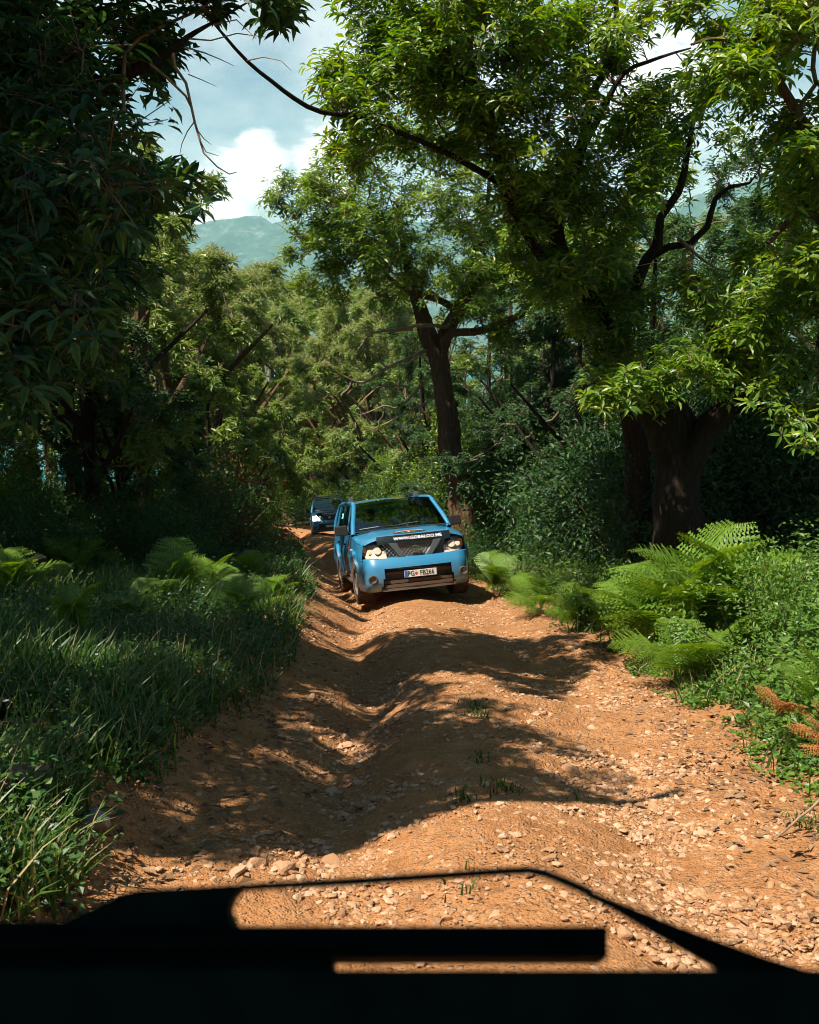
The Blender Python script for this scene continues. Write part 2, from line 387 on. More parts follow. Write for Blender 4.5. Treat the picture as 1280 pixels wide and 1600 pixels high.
def stretch(lo, hi, step, grow):
    a = [0.0]
    s_ = step
    while a[-1] < hi: a.append(a[-1]+s_); s_ *= grow
    b = [0.0]; s_ = step
    while b[-1] > lo: b.append(b[-1]-s_); s_ *= grow
    return np.array(sorted(b[1:]+a))
gx = stretch(-2600, 2600, 0.16, 1.045)
yy_ = [-25.0]; s_ = 2.0
while yy_[-1] < 1: yy_.append(yy_[-1]+max(0.16, s_)); s_ *= 0.85
while yy_[-1] < 1750: yy_.append(yy_[-1]+max(0.16, 0.014*yy_[-1]))
gy = np.array(yy_)
X, Y = np.meshgrid(gx, gy)
Z = Hs(X, Y)
U = X-cxr(Y)
Z = Z - 0.35*sm((hwr(Y)+0.05-np.abs(U))/0.35)*sm((120-Y)/10)
ground = tag(obj('ground', strip('ground', X, Y, Z, GROUND)), kind='structure')
yr = [0.3]
while yr[-1] < 112: yr.append(yr[-1]+max(0.035, 0.006*yr[-1]))
yr = np.array(yr); ur = np.linspace(-2.75, 2.75, 184)
Ur, Yr = np.meshgrid(ur, yr); Xr = Ur+cxr(Yr)
wob = 0.55*fbm(Xr*1.6, Yr*1.6, 4, 71)
lim = hwr(Yr)+0.15+0.25*(Ur < 0)*sm((14-Yr)/6)
Zr = Hs(Xr, Yr)+0.035 - 0.30*sm((np.abs(Ur)+wob-lim)/0.45)
Zr += 0.045*fbm(Xr*4.5, Yr*4.5, 4, 80)+0.03*fbm(Xr*11, Yr*11, 3, 81)*(.4+vnoise(Xr*.9, Yr*.9, 4))+0.014*fbm(Xr*24, Yr*24, 2, 91)
road = tag(obj('dirt_road', strip('dirt_road', Xr, Yr, Zr, SOIL)), kind='structure')
def Hroad(x, y): return Hs(x, y)+0.035

# sea and mountains
SEAM = Mat('sea_water')
nz = SEAM.n('ShaderNodeTexNoise', {'Vector': SEAM.n('ShaderNodeTexCoord').outputs['Object'], 'Scale': 0.02, 'Detail': 6})
bp = SEAM.n('ShaderNodeBump', {'Height': nz.outputs[0], 'Strength': 0.3, 'Distance': 2.0})
b = SEAM.n('ShaderNodeBsdfPrincipled', {'Base Color': (0.01, 0.20, 0.22, 1), 'Roughness': 0.3, 'Normal': bp.outputs[0]}); SEAM.l(b.outputs[0], SEAM.out.inputs[0])
SEAZ = -345.0
me = mesh_np('sea', [(-7000, 900, SEAZ), (7000, 900, SEAZ), (7000, 6600, SEAZ), (-7000, 6600, SEAZ)], [(0, 1, 2, 3)], SEAM.m)
tag(obj('sea', me), kind='structure')
MT = Mat('mountain_side'); tcn = MT.n('ShaderNodeTexCoord')
nz = MT.n('ShaderNodeTexNoise', {'Vector': tcn.outputs['Object'], 'Scale': 0.012, 'Detail': 10, 'Roughness': 0.7})
nz3 = MT.n('ShaderNodeTexNoise', {'Vector': MT.n('ShaderNodeMapping', {0: tcn.outputs['Object'], 'Scale': (1, 1, 0.35)}).outputs[0], 'Scale': 0.03, 'Detail': 8, 'Roughness': 0.75})
c = MT.ramp(math_node(MT.nt, 'ADD', math_node(MT.nt, 'MULTIPLY', nz.outputs[0], 0.5), math_node(MT.nt, 'MULTIPLY', nz3.outputs[0], 0.5)),
            [(0.40, (0.02, 0.055, 0.035)), (0.52, (0.05, 0.10, 0.06)), (0.58, (0.17, 0.19, 0.17)), (0.7, (0.30, 0.30, 0.28))])
b = MT.n('ShaderNodeBsdfPrincipled', {'Base Color': c, 'Roughness': 0.95}); MT.l(b.outputs[0], MT.out.inputs[0])
def mountain(name, label, x0, x1, y0, y1, prof, seed):
    nx, ny = 220, 90
    X, Y = np.meshgrid(np.linspace(x0, x1, nx), np.linspace(y0, y1, ny))
    t = (Y-y0)/(y1-y0)
    H = np.interp(X, [p[0] for p in prof], [p[1] for p in prof])
    rid = 1-np.abs(2*fbm(X*0.0016, Y*0.0016, 6, seed))*1.6
    Z = SEAZ-4 + (H-SEAZ)*np.sin(np.clip(t, 0, 1)*math.pi*0.5)**0.9*(0.72+0.28*rid) + 55*fbm(X*0.006, Y*0.006, 5, seed+3)*sm(t*4)
    return tag(obj(name, strip(name, X, Y, Z, MT.m)), label, kind='structure')
mountain('mountain', 'hazy teal mountain ridge across the water, behind the gap in the trees', -4200, 3400, 4300, 6400,
         [(-4200, 260), (-2600, 240), (-1700, 260), (-1250, 310), (-900, 365), (-500, 390), (0, 330), (700, 350), (3400, 420)], 5)
mountain('mountain', 'grey green mountain slope behind the trees at the right edge', 700, 4200, 3300, 4900,
         [(700, -300), (1000, 100), (1250, 330), (1600, 440), (2200, 480), (4200, 500)], 9)
# air
HZ = Mat('haze'); pv = HZ.n('ShaderNodeVolumePrincipled', {'Color': (0.50, 0.93, 1.0, 1), 'Density': 0.000105, 'Anisotropy': 0.0})
HZ.l(pv.outputs[0], HZ.out.inputs['Volume'])
hb = MB().box((0, 3300, 112), (14400, 6700, 934)).build('haze', HZ.m); tag(hb, 'thin blue haze in the air over the valley', 'haze', kind='stuff')


# ------------------------------------------------------------------ foliage builders
LT8 = np.array([(0, 0, 0), (.30, -.5, .06), (.30, 0, -.03), (.30, .5, .06), (.65, -.40, .02), (.65, 0, -.08), (.65, .40, .02), (1, 0, -.22)])
LF8 = np.array([(0, 2, 1), (0, 3, 2), (1, 2, 5), (1, 5, 4), (2, 3, 6), (2, 6, 5), (4, 5, 7), (5, 6, 7)])
LT4 = np.array([(0, 0, 0), (.42, -.5, .07), (.42, .5, .07), (1, 0, -.12)])
LF4 = np.array([(0, 3, 1), (0, 2, 3)])
LT6 = np.array([(0, 0, 0), (.38, -.5, .07), (.38, .5, .07), (.45, 0, -.02), (.75, -.3, -.02), (.75, .3, -.02), (1, 0, -.15)])
LF6 = np.array([(0, 3, 1), (0, 2, 3), (1, 3, 4), (3, 2, 5), (4, 3, 6), (3, 5, 6)])
def nrm(v): return v/(np.linalg.norm(v, axis=-1, keepdims=True)+1e-9)
def leaves(P, Dr, N, L, Wd, lod=6):
    T, F = {8: (LT8, LF8), 4: (LT4, LF4), 6: (LT6, LF6)}[lod]
    Dr = nrm(Dr); S = nrm(np.cross(Dr, N)); N = np.cross(S, Dr)
    V = P[:, None]+T[None, :, 0:1]*(L[:, None, None]*Dr[:, None])+T[None, :, 1:2]*(Wd[:, None, None]*S[:, None])+T[None, :, 2:3]*(L[:, None, None]*N[:, None])
    k = len(T); Fa = F[None]+np.arange(len(P))[:, None, None]*k
    return V.reshape(-1, 3), Fa.reshape(-1, 3)
def rosettes(C, A, rng, per=7, L=0.16, wr=0.27, spread=(50, 95), droop=0.06, lod=6, raw=False):
    """C centres, A axes -> long leaves fanned round each twig end"""
    n = len(C); A = nrm(A)
    ref = np.where(np.abs(A[:, 2:3]) < 0.9, np.array([[0, 0, 1.0]]), np.array([[1.0, 0, 0]]))
    U = nrm(np.cross(A, ref)); Vv = np.cross(A, U)
    ph = (np.arange(per)[None]*2.4+rng.uniform(0, 6.28, (n, 1))+rng.normal(0, .25, (n, per)))
    th = np.radians(rng.uniform(spread[0], spread[1], (n, per)))
    rad = np.cos(ph)[..., None]*U[:, None]+np.sin(ph)[..., None]*Vv[:, None]
    Dr = np.cos(th)[..., None]*A[:, None]+np.sin(th)[..., None]*rad
    Dr[..., 2] -= droop*rng.uniform(.3, 1.3, (n, per)); Dr = nrm(Dr)
    Nn = A[:, None]-Dr*np.sum(A[:, None]*Dr, -1, keepdims=True)+np.array([0, 0, .35])+rng.normal(0, .18, Dr.shape)
    Ls = L*rng.uniform(.6, 1.2, (n, per)); P = np.repeat(C[:, None], per, 1)+Dr*0.015+A[:, None]*rng.uniform(-.06, .02, (n, per, 1))
    keep = rng.uniform(size=(n, per)) < 0.93
    arr = (P[keep], Dr[keep], Nn[keep], Ls[keep], (Ls*wr*rng.uniform(.8, 1.2, Ls.shape))[keep])
    return arr if raw else leaves(*arr, lod)
def leaf_parts(arr, base, root, mat, nmax, rng):
    """the leaves that show largest become objects of their own; returns the rest"""
    P, Dr, N, L, Wd = arr
    Wp = P+np.array(base); dep = Wp[:, 1]*CP-Wp[:, 2]*SP_; px = 640+Wp[:, 0]/np.maximum(dep, .1)*FPX; py = 800-(Wp[:, 1]*SP_+Wp[:, 2]*CP)/np.maximum(dep, .1)*FPX
    ok = (px > -20) & (px < 1300) & (py > -20) & (py < 1500) & (dep > .5)
    score = np.where(ok, L/np.maximum(dep, .3), 0)*rng.uniform(.8, 1.2, len(L))
    sel = np.argsort(-score)[:nmax]; sel = sel[score[sel] > 0]
    V, F = leaves(np.zeros((1, 3)), np.array([[1., 0, 0]]), np.array([[0, 0, 1.]]), np.array([1.]), np.array([1.]), 8)
    me = mesh_np('leaf', V, F, mat)
    for i in sel:
        x = Vector(Dr[i]).normalized(); y = x.cross(Vector(N[i])).normalized(); z = y.cross(x)
        M = Matrix(((x[0]*L[i], y[0]*Wd[i], z[0]*L[i], P[i][0]), (x[1]*L[i], y[1]*Wd[i], z[1]*L[i], P[i][1]), (x[2]*L[i], y[2]*Wd[i], z[2]*L[i], P[i][2]), (0, 0, 0, 1)))
        o = bpy.data.objects.new('leaf', me); COL.objects.link(o); o.parent = root; o.matrix_local = M
    k = np.ones(len(L), bool); k[sel] = False
    return tuple(a[k] for a in arr)

def resample(pts, step, jit, rng):
    pts = np.array(pts, float)
    P = pts[:, :3]; R = pts[:, 3]
    # catmull-rom
    Q = np.vstack([2*P[0]-P[1], P, 2*P[-1]-P[-2]]); out = []; rr = []
    for i in range(len(P)-1):
        L = np.linalg.norm(P[i+1]-P[i]); n = max(1, int(L/step))
        for k in range(n):
            t = k/n; a, b_, c_, d_ = Q[i], Q[i+1], Q[i+2], Q[i+3]
            out.append(0.5*((2*b_)+(-a+c_)*t+(2*a-5*b_+4*c_-d_)*t*t+(-a+3*b_-3*c_+d_)*t**3)); rr.append(R[i]*(1-t)+R[i+1]*t)
    out.append(P[-1]); rr.append(R[-1]); out = np.array(out); rr = np.array(rr)
    out[1:-1] += rng.normal(0, jit, (len(out)-2, 3))*np.clip(rr[1:-1, None]*3, 0.3, 1)
    return out, rr

def grow(limbs, targets, rng, step=0.22, tip=0.0035, bf=0.35, jit=0.03, up=0.25):
    """connect every target point to the limb skeleton; returns list of twig chains [(pts,rad)] and end axes"""
    node = np.vstack([l[0] for l in limbs]); path = np.concatenate([np.arange(len(l[0]))*step+1.0*i for i, l in enumerate(limbs)])
    K0 = len(node); cap = K0+len(targets)*60
    pos = np.zeros((cap, 3)); pos[:K0] = node; pl = np.zeros(cap); pl[:K0] = path*0.3
    par = np.full(cap, -1); tips = np.zeros(cap); dirs = np.zeros((cap, 3)); dirs[:K0, 2] = 1
    n = K0; chains = []
    dd = np.array([np.min(np.linalg.norm(pos[:K0]-t, axis=1)) for t in targets])
    for ti in np.argsort(dd):
        t = targets[ti]; v = t-pos[:n]; ds = np.linalg.norm(v, axis=1)
        k = int(np.argmin(ds+bf*pl[:n])); a = pos[k]; L = ds[k]
        if L < 0.08: continue
        m = max(2, int(math.ceil(L/step))); m = min(m, 58)
        s_ = np.arange(1, m+1)/m
        out = dirs[k] if k >= K0 else nrm(nrm(t-a)+rng.normal(0, .4, 3))
        c1 = a+out*L*0.35; c2 = t-nrm(t-a+np.array([0, 0, up*L]))*L*0.3+rng.normal(0, .08*L, 3)
        S = s_[:, None]
        p = (1-S)**3*a+3*(1-S)**2*S*c1+3*(1-S)*S*S*c2+S**3*t
        p[:-1] += rng.normal(0, jit, (m-1, 3))
        idx = np.arange(n, n+m); pos[n:n+m] = p; pl[n:n+m] = pl[k]+s_*L; par[n] = k; par[n+1:n+m] = idx[:-1]
        prev = np.vstack([a, p[:-1]]); dirs[n:n+m] = nrm(p-prev)
        tips[n+m-1] += 1; chains.append((k, idx)); n += m
    for i in range(n-1, K0-1, -1):
        if par[i] >= 0: tips[par[i]] += tips[i]
    rad = tip*np.maximum(tips, 1)**0.45
    res = [(np.vstack([pos[k], pos[ix]]), np.concatenate([[min(rad[ix[0]]*1.25, max(rad[k], rad[ix[0]]))], rad[ix]])) for k, ix in chains]
    return res
def blob(c, r, n, rng):
    m = max(3, n//7)
    v = rng.normal(size=(m, 3)); v = nrm(v)*rng.uniform(0, 1.12, (m, 1))**0.5
    w = v[rng.integers(0, m, n)]+rng.normal(0, .13, (n, 3))
    return np.array(c)+w*np.array(r)
def pblob(px, py, d, rx, ry, rd, n, rng):
    """ellipsoid of points, radii in photo pixels sideways/upwards, metres in depth"""
    return blob(D(px, py, d), (rx*d/FPX, rd, ry*d/FPX), n, rng)
def bark_ridge(k, tw, amp, seed):
    r = np.random.default_rng(seed); ph = r.uniform(0, 6.28, 4)
    def f(a, i):
        q = a*k+i*tw
        v = amp*(np.abs(np.sin(q*0.5+ph[0]))-0.5)+amp*.7*np.sin(a*3+i*tw*.6+ph[1])+amp*.5*np.sin(a*2-i*.21+ph[2])+amp*.5*np.sin(i*.5+ph[3]+a)
        return 1+v
    return f
def to_local(P, base): return P-np.array(base)

def tree(name, label, cat, base, limbs, targets, rng, group=None, leafmat_=None, bark=None, per=7, L=0.16, lod=6, wr=0.32, ros=3, ros_len=0.7,
         tip=0.0035, catk=0.0, dead=(), twigm=None, droop=.08, spread=(58, 98), step=0.22, bf=0.35, side_n=4, ridges=True, minz=None, parts=0, bare=0):
    """limbs: list of [(x,y,z,r)...] in world space, the first one the trunk; targets: world points"""
    base = np.array(base, float); root = empty(name, tuple(base)); tag(root, label, cat, group)
    ls = []
    for i, l in enumerate(limbs):
        P, R = resample(l, 0.10 if i == 0 else 0.14, 0.012, rng); ls.append((P, R))
        big = R.max() > 0.08
        V, F = tube_np(to_local(P, base), R, 28 if big else 9, ridge=bark_ridge(9, .16, .19 if big else .06, i+3) if ridges else None)
        nm = 'trunk' if i == 0 else 'limb'
        o = obj(nm, mesh_np(nm, V, F, bark or BARK, True), root)
    for l in dead:
        P, R = resample(l, 0.12, 0.015, rng)
        V, F = tube_np(to_local(P, base), R, 6); obj('dead_branch', mesh_np('dead_branch', V, F, DEADWOOD, True), root)
    if len(targets):
        chains = grow(ls, targets, rng, step=step, tip=tip, bf=bf)
        acc = NP(); C = []; A = []
        for P, R in chains:
            V, F = tube_np(to_local(P, base), R, 6 if R[0] > .03 else (5 if R[0] > .012 else 3)); acc.add(V, F)
            seg = np.linalg.norm(np.diff(P, axis=0), axis=1); cum = np.concatenate([[0], np.cumsum(seg)]); tot = cum[-1]
            d_end = nrm(P[-1]-P[-2]); C.append(P[-1]); A.append(d_end*.6+np.array([0, 0, .7]))
            for q in range(ros-1):
                s_ = tot-rng.uniform(0.05, max(0.1, min(ros_len, tot*.95)))
                p = np.array([np.interp(s_, cum, P[:, j]) for j in range(3)])
                off = rng.normal(0, 1, 3); off -= d_end*np.dot(off, d_end); off = nrm(off); off[2] += .3
                ln = rng.uniform(.08, .30); e = p+nrm(off+d_end*.6)*ln
                C.append(e); A.append(nrm(e-p)*.6+np.array([0, 0, .7]))
                V, F = tube_np(to_local(np.array([p, e]), base), np.array([.004, .0025]), 3); acc.add(V, F)
        obj('branches', acc.mesh('branches', twigm or TWIG, True), root)
        C = np.array(C); A = np.array(A)
        if bare:
            tb = targets[rng.integers(0, len(targets), bare)]+rng.normal(0, .35, (bare, 3)); ac2 = NP()
            for P, R in grow(ls, tb, rng, step=.15, tip=.0045, bf=bf, jit=.035, up=0):
                V, F = tube_np(to_local(P, base), R, 4); ac2.add(V, F)
            tag(obj('bare_twigs', ac2.mesh('bare_twigs', DEADWOOD, True), root), kind='stuff')
        if minz is not None: k = C[:, 2] > minz; C = C[k]; A = A[k]
        arr = rosettes(to_local(C, base), A, rng, per, L, wr, spread, droop, lod, raw=True)
        if parts: arr = leaf_parts(arr, base, root, leafmat_ or LEAF, parts, rng)
        V, F = leaves(*arr, lod)
        fo = obj('foliage', mesh_np('foliage', V, F, leafmat_ or LEAF), root); tag(fo, kind='stuff')
        if catk > 0:
            top = C[:, 2] > np.quantile(C[:, 2], 0.35)
            sel = np.where(top & (rng.uniform(size=len(C)) < catk))[0]
            V, F = rosettes(to_local(C[sel], base)+np.array([0, 0, .04]), A[sel]+np.array([0, 0, .8]), rng, 7, L*1.0, 0.10, (15, 85), .1, 4)
            tag(obj('catkins', mesh_np('catkins', V, F, CATKIN), root), kind='stuff')
    return root
def copy_tree(o, loc, rz, sc=1.0, label=None, parent=None):
    c_ = o.copy(); COL.objects.link(c_); c_.location = loc; c_.rotation_euler = (0, 0, rz); c_.scale = (sc, sc, sc)
    if label: c_['label'] = label
    for ch in list(o.children):
        d_ = ch.copy(); COL.objects.link(d_); d_.parent = c_
        for g_ in ch.children:
            e_ = g_.copy(); COL.objects.link(e_); e_.parent = d_
    return c_
def W4(p, r): return (p[0], p[1], p[2], r)
def PD(px, py, d, r): return W4(D(px, py, d), r)
def gpt(x, y, dz=0): return (x, y, float(Hs(x, y))+dz)

PARTS = 200
# ---- C: the twisted chestnut behind the first car
rng = np.random.default_rng(3)
bx, by = 1.30, 22.6; b0 = gpt(bx, by, -.25)
tl = [W4(b0, .40), PD(727, 830, 23, 0.306), PD(716, 755, 23, 0.242), PD(702, 690, 23, 0.230), PD(694, 620, 23, 0.212), PD(682, 560, 22.9, .23), PD(667, 520, 22.8, .19), PD(655, 480, 22.8, .13), PD(640, 430, 22.6, .09), PD(628, 370, 22.4, .05), PD(620, 310, 22.3, .025)]
lm = [tl,
      [PD(684, 570, 22.9, .17), PD(697, 520, 22.7, .15), PD(716, 488, 22.5, .13), PD(735, 455, 22.3, .11), PD(742, 400, 22.2, .085), PD(760, 340, 22.1, .055), PD(765, 270, 22, .03)],
      [PD(690, 545, 22.8, .10), PD(705, 522, 22.2, .085), PD(745, 518, 21.8, .085), PD(790, 503, 21.4, .075), PD(835, 485, 21, .06), PD(880, 470, 20.6, .045), PD(930, 440, 20.3, .03)],
      [PD(716, 488, 22.5, .09), PD(690, 470, 22.4, .075), PD(650, 458, 22.2, .06), PD(615, 440, 22, .04), PD(590, 410, 21.8, .02)]]
dead = [[PD(705, 512, 22.6, .055), PD(665, 508, 22.2, .045), PD(630, 512, 21.8, .035), PD(600, 516, 21.5, .028), PD(575, 525, 21.2, .02), PD(560, 545, 21, .008)],
        [PD(645, 515, 22.2, .03), PD(612, 517, 22, .026), PD(580, 522, 21.8, .02), PD(568, 540, 21.7, .015), PD(572, 560, 21.6, .008)],
        [PD(672, 545, 22.8, .05), PD(640, 560, 22.4, .04), PD(605, 575, 22.2, .032), PD(570, 597, 22, .03), PD(545, 592, 21.8, .024), PD(515, 572, 21.5, .014), PD(500, 566, 21.4, .006)],
        [PD(605, 575, 22.2, .022), PD(588, 560, 22.0, .018), PD(573, 548, 21.9, .012), PD(566, 535, 21.8, .006)],
        [PD(660, 600, 22.9, .04), PD(625, 636, 22.2, .026), PD(600, 634, 22, .02), PD(575, 645, 21.8, .014), PD(553, 650, 21.6, .006)],
        [PD(640, 605, 22.7, .03), PD(600, 602, 22.2, .02), PD(575, 618, 22, .015), PD(560, 634, 21.8, .006)],
        [PD(665, 630, 22.9, .03), PD(625, 650, 22.4, .02), PD(590, 668, 22.2, .012), PD(570, 673, 22, .006)],
        [PD(780, 505, 21.6, .03), PD(800, 530, 21.4, .02), PD(850, 545, 21.2, .012), PD(870, 575, 21, .006)],
        [PD(700, 578, 22.7, .02), PD(730, 578, 22.5, .012), PD(760, 582, 22.3, .005)],
        [PD(690, 470, 22.4, .04), PD(655, 440, 22, .03), PD(620, 428, 21.8, .018), PD(600, 420, 21.6, .008)]]
T = np.vstack([pblob(540, 420, 22, 80, 60, 2.2, 110, rng), pblob(500, 310, 21.3, 70, 50, 1.6, 90, rng), pblob(475, 380, 21.5, 50, 40, 1.2, 45, rng), pblob(620, 400, 22.5, 80, 40, 1.6, 60, rng), pblob(840, 350, 22, 90, 70, 2, 110, rng), pblob(760, 440, 21.5, 90, 60, 1.8, 120, rng), pblob(890, 400, 21, 100, 70, 1.8, 130, rng), pblob(600, 330, 21.5, 110, 80, 2.5, 190, rng), pblob(720, 330, 22, 110, 90, 2.5, 190, rng), pblob(660, 440, 22.5, 90, 50, 2, 70, rng),
               pblob(520, 350, 21, 60, 40, 1.2, 60, rng), pblob(800, 430, 21, 90, 60, 1.8, 110, rng), pblob(900, 440, 20.5, 70, 60, 1.5, 60, rng),
               pblob(660, 220, 21.5, 140, 70, 2.2, 120, rng), pblob(780, 520, 22.5, 60, 40, 1.2, 30, rng)])
tree('chestnut_tree', 'tall chestnut with a twisted peeling trunk and bare dead branches behind the first car', 'tree', b0, lm, T, rng, dead=dead, L=.14, per=6, ros=6, lod=6, bare=60, leafmat_=LEAF)

# ---- D: dark chestnut reaching over the track from the right
rng = np.random.default_rng(4)
b0 = gpt(3.55, 14.6, -.2)
lm = [[W4(b0, 0.240), PD(1000, 780, 14.6, 0.176), PD(995, 700, 14.4, 0.152), PD(984, 620, 14.2, 0.136), PD(962, 545, 13.8, 0.120), PD(930, 480, 13.4, 0.112), PD(885, 420, 13, 0.100), PD(868, 350, 12.7, 0.088), PD(885, 290, 12.5, 0.076), PD(912, 220, 12.3, 0.064), PD(925, 150, 12.1, 0.048), PD(950, 100, 12, 0.045), PD(962, 40, 11.9, 0.030), PD(965, -60, 11.8, 0.020)],
      [PD(900, 445, 13.1, 0.080), PD(850, 405, 12.8, 0.072), PD(815, 350, 12.5, 0.060), PD(785, 290, 12.2, 0.048), PD(770, 220, 12, 0.045), PD(745, 150, 11.8, 0.030), PD(735, 60, 11.6, 0.020)],
      [PD(965, 550, 13.8, 0.088), PD(985, 470, 13.4, 0.080), PD(1010, 408, 13.2, 0.072), PD(1028, 385, 13.1, 0.068), PD(1032, 340, 13, 0.048), PD(1060, 300, 12.9, 0.045), PD(1075, 230, 12.8, 0.030), PD(1090, 160, 12.7, 0.020)],
      [PD(1015, 402, 13.2, 0.060), PD(1045, 385, 13.1, 0.052), PD(1080, 380, 13, 0.044), PD(1105, 355, 12.9, 0.045), PD(1118, 310, 12.8, 0.035), PD(1140, 292, 12.7, 0.028), PD(1172, 286, 12.6, 0.016), PD(1186, 268, 12.5, 0.006)],
      [PD(868, 350, 12.7, 0.056), PD(800, 300, 12.3, 0.050), PD(740, 262, 12, 0.040), PD(690, 235, 11.8, 0.034), PD(640, 214, 11.6, 0.030), PD(590, 194, 11.4, 0.029), PD(540, 180, 11.2, 0.028), PD(500, 174, 11, 0.027), PD(460, 155, 10.8, 0.025), PD(425, 128, 10.6, 0.022), PD(385, 95, 10.4, 0.019), PD(350, 55, 10.2, 0.015), PD(305, 5, 10, 0.009)],
      [PD(905, 240, 12.4, 0.050), PD(940, 175, 12, 0.040), PD(975, 115, 11.8, 0.030), PD(1030, 90, 11.6, 0.020), PD(1080, 75, 11.4, 0.010)]]
T = np.vstack([pblob(590, 110, 12, 120, 105, 1.6, 150, rng), pblob(700, 80, 12, 120, 100, 1.8, 180, rng), pblob(830, 90, 12, 120, 110, 1.8, 180, rng),
               pblob(620, -60, 12, 200, 120, 2.0, 150, rng), pblob(850, -90, 12, 200, 100, 2, 130, rng),
               pblob(830, 230, 12, 110, 90, 1.6, 170, rng), pblob(930, 330, 12.6, 100, 80, 1.4, 110, rng), pblob(1010, 230, 12.6, 100, 90, 1.3, 110, rng),
               pblob(1080, 180, 12.4, 60, 80, 1.2, 60, rng), pblob(560, 210, 11.8, 50, 40, .8, 22, rng), pblob(520, 100, 11.6, 30, 50, .6, 18, rng),
               pblob(880, 440, 13.0, 90, 70, 1.2, 110, rng), pblob(820, 340, 12.2, 90, 70, 1.0, 80, rng), pblob(940, 540, 13.2, 70, 60, .9, 50, rng), pblob(990, 500, 13.4, 60, 50, .9, 35, rng), pblob(960, 60, 12, 50, 60, 1, 45, rng), pblob(700, 190, 12, 90, 50, 1.2, 60, rng), pblob(960, 430, 13.6, 60, 60, 1.2, 50, rng)])
dead = [[PD(1060, 372, 13, .03), PD(1090, 400, 12.9, .02), PD(1120, 420, 12.8, .012), PD(1150, 425, 12.7, .005)],
        [PD(1118, 310, 12.8, .02), PD(1125, 280, 12.7, .012), PD(1118, 262, 12.6, .006)],
        [PD(540, 180, 11.2, .010), PD(520, 150, 11.1, .007), PD(512, 120, 11, .004)],
        [PD(385, 95, 10.4, .008), PD(410, 90, 10.3, .006), PD(440, 96, 10.2, .005), PD(455, 110, 10.2, .003)],
        [PD(1080, 380, 13, .025), PD(1065, 410, 12.9, .018), PD(1082, 432, 12.8, .010), PD(1100, 446, 12.8, .005)]]
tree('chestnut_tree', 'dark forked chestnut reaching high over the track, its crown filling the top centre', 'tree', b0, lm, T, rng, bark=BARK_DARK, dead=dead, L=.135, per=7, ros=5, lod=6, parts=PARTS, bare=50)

# ---- E: stout old pollard at right
rng = np.random.default_rng(5)
b0 = gpt(3.72, 13.1, -.3)
lm = [[W4(b0, .48), PD(1062, 850, 13, .31), PD(1060, 790, 12.9, .26), PD(1060, 730, 12.9, .245), PD(1060, 690, 12.9, .24), PD(1052, 655, 12.8, .22), PD(1035, 630, 12.7, .16), PD(1028, 610, 12.7, .11)],
      [PD(1050, 710, 12.8, .17), PD(1030, 670, 12.6, .15), PD(1014, 640, 12.5, .13), PD(1010, 622, 12.5, .10)],
      [PD(1068, 740, 12.9, .20), PD(1096, 680, 12.8, .17), PD(1130, 640, 12.6, .15), PD(1160, 600, 12.4, .12), PD(1190, 540, 12.2, .09), PD(1210, 470, 12, .07), PD(1230, 400, 11.8, .05), PD(1240, 320, 11.7, .03)],
      [PD(1130, 640, 12.6, .10), PD(1190, 625, 12.3, .08), PD(1250, 590, 12, .06), PD(1320, 560, 11.8, .04)],
      [PD(1160, 600, 12.4, .07), PD(1120, 540, 12, .055), PD(1100, 480, 11.8, .04), PD(1090, 430, 11.7, .02)]]
T = np.vstack([pblob(1000, 610, 11.3, 85, 34, .6, 42, rng), pblob(1080, 590, 11.5, 80, 38, .8, 45, rng), pblob(960, 620, 11.0, 60, 30, .5, 20, rng),
               pblob(1190, 560, 11.6, 90, 80, 1.2, 110, rng), pblob(1230, 440, 11.6, 90, 90, 1.2, 120, rng), pblob(1140, 470, 12.4, 90, 60, 1.2, 80, rng),
               pblob(1240, 660, 11, 60, 50, 1, 40, rng), pblob(1320, 500, 11.5, 80, 150, 1.5, 80, rng)])
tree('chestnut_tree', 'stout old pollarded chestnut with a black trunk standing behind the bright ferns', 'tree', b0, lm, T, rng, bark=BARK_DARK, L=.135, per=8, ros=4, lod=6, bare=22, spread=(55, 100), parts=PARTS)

# ---- F: tree leaning in from the right edge
rng = np.random.default_rng(6)
b0 = gpt(5.6, 10.6, -.2)
lm = [[W4(b0, .25), PD(1420, 700, 10.6, .18), PD(1400, 450, 10.4, .15), PD(1360, 250, 10.2, .12), PD(1300, 100, 10, .09), PD(1260, -20, 9.8, .06), PD(1240, -120, 9.6, .03)],
      [PD(1380, 350, 10.3, .09), PD(1320, 270, 10, .07), PD(1260, 200, 9.7, .05), PD(1200, 100, 9.5, .035), PD(1130, 60, 9.3, .02), PD(1080, 70, 9.2, .01)],
      [PD(1400, 480, 10.4, .08), PD(1330, 400, 10, .06), PD(1260, 330, 9.8, .04), PD(1200, 380, 9.6, .02)]]
T = np.vstack([pblob(1220, 90, 9.6, 80, 110, 1.0, 120, rng), pblob(1270, 250, 9.7, 90, 90, 1.0, 110, rng), pblob(1140, 130, 9.5, 60, 60, .7, 40, rng),
               pblob(1290, -80, 9.8, 120, 100, 1.3, 80, rng), pblob(1290, 380, 9.7, 60, 60, .8, 45, rng), pblob(1110, 30, 9.4, 60, 30, .6, 18, rng), pblob(1050, 10, 9.6, 60, 24, .6, 14, rng)])
tree('chestnut_tree', 'leafy chestnut leaning in at the upper right corner of the view', 'tree', b0, lm, T, rng, L=.135, per=8, ros=4, lod=6, parts=PARTS)

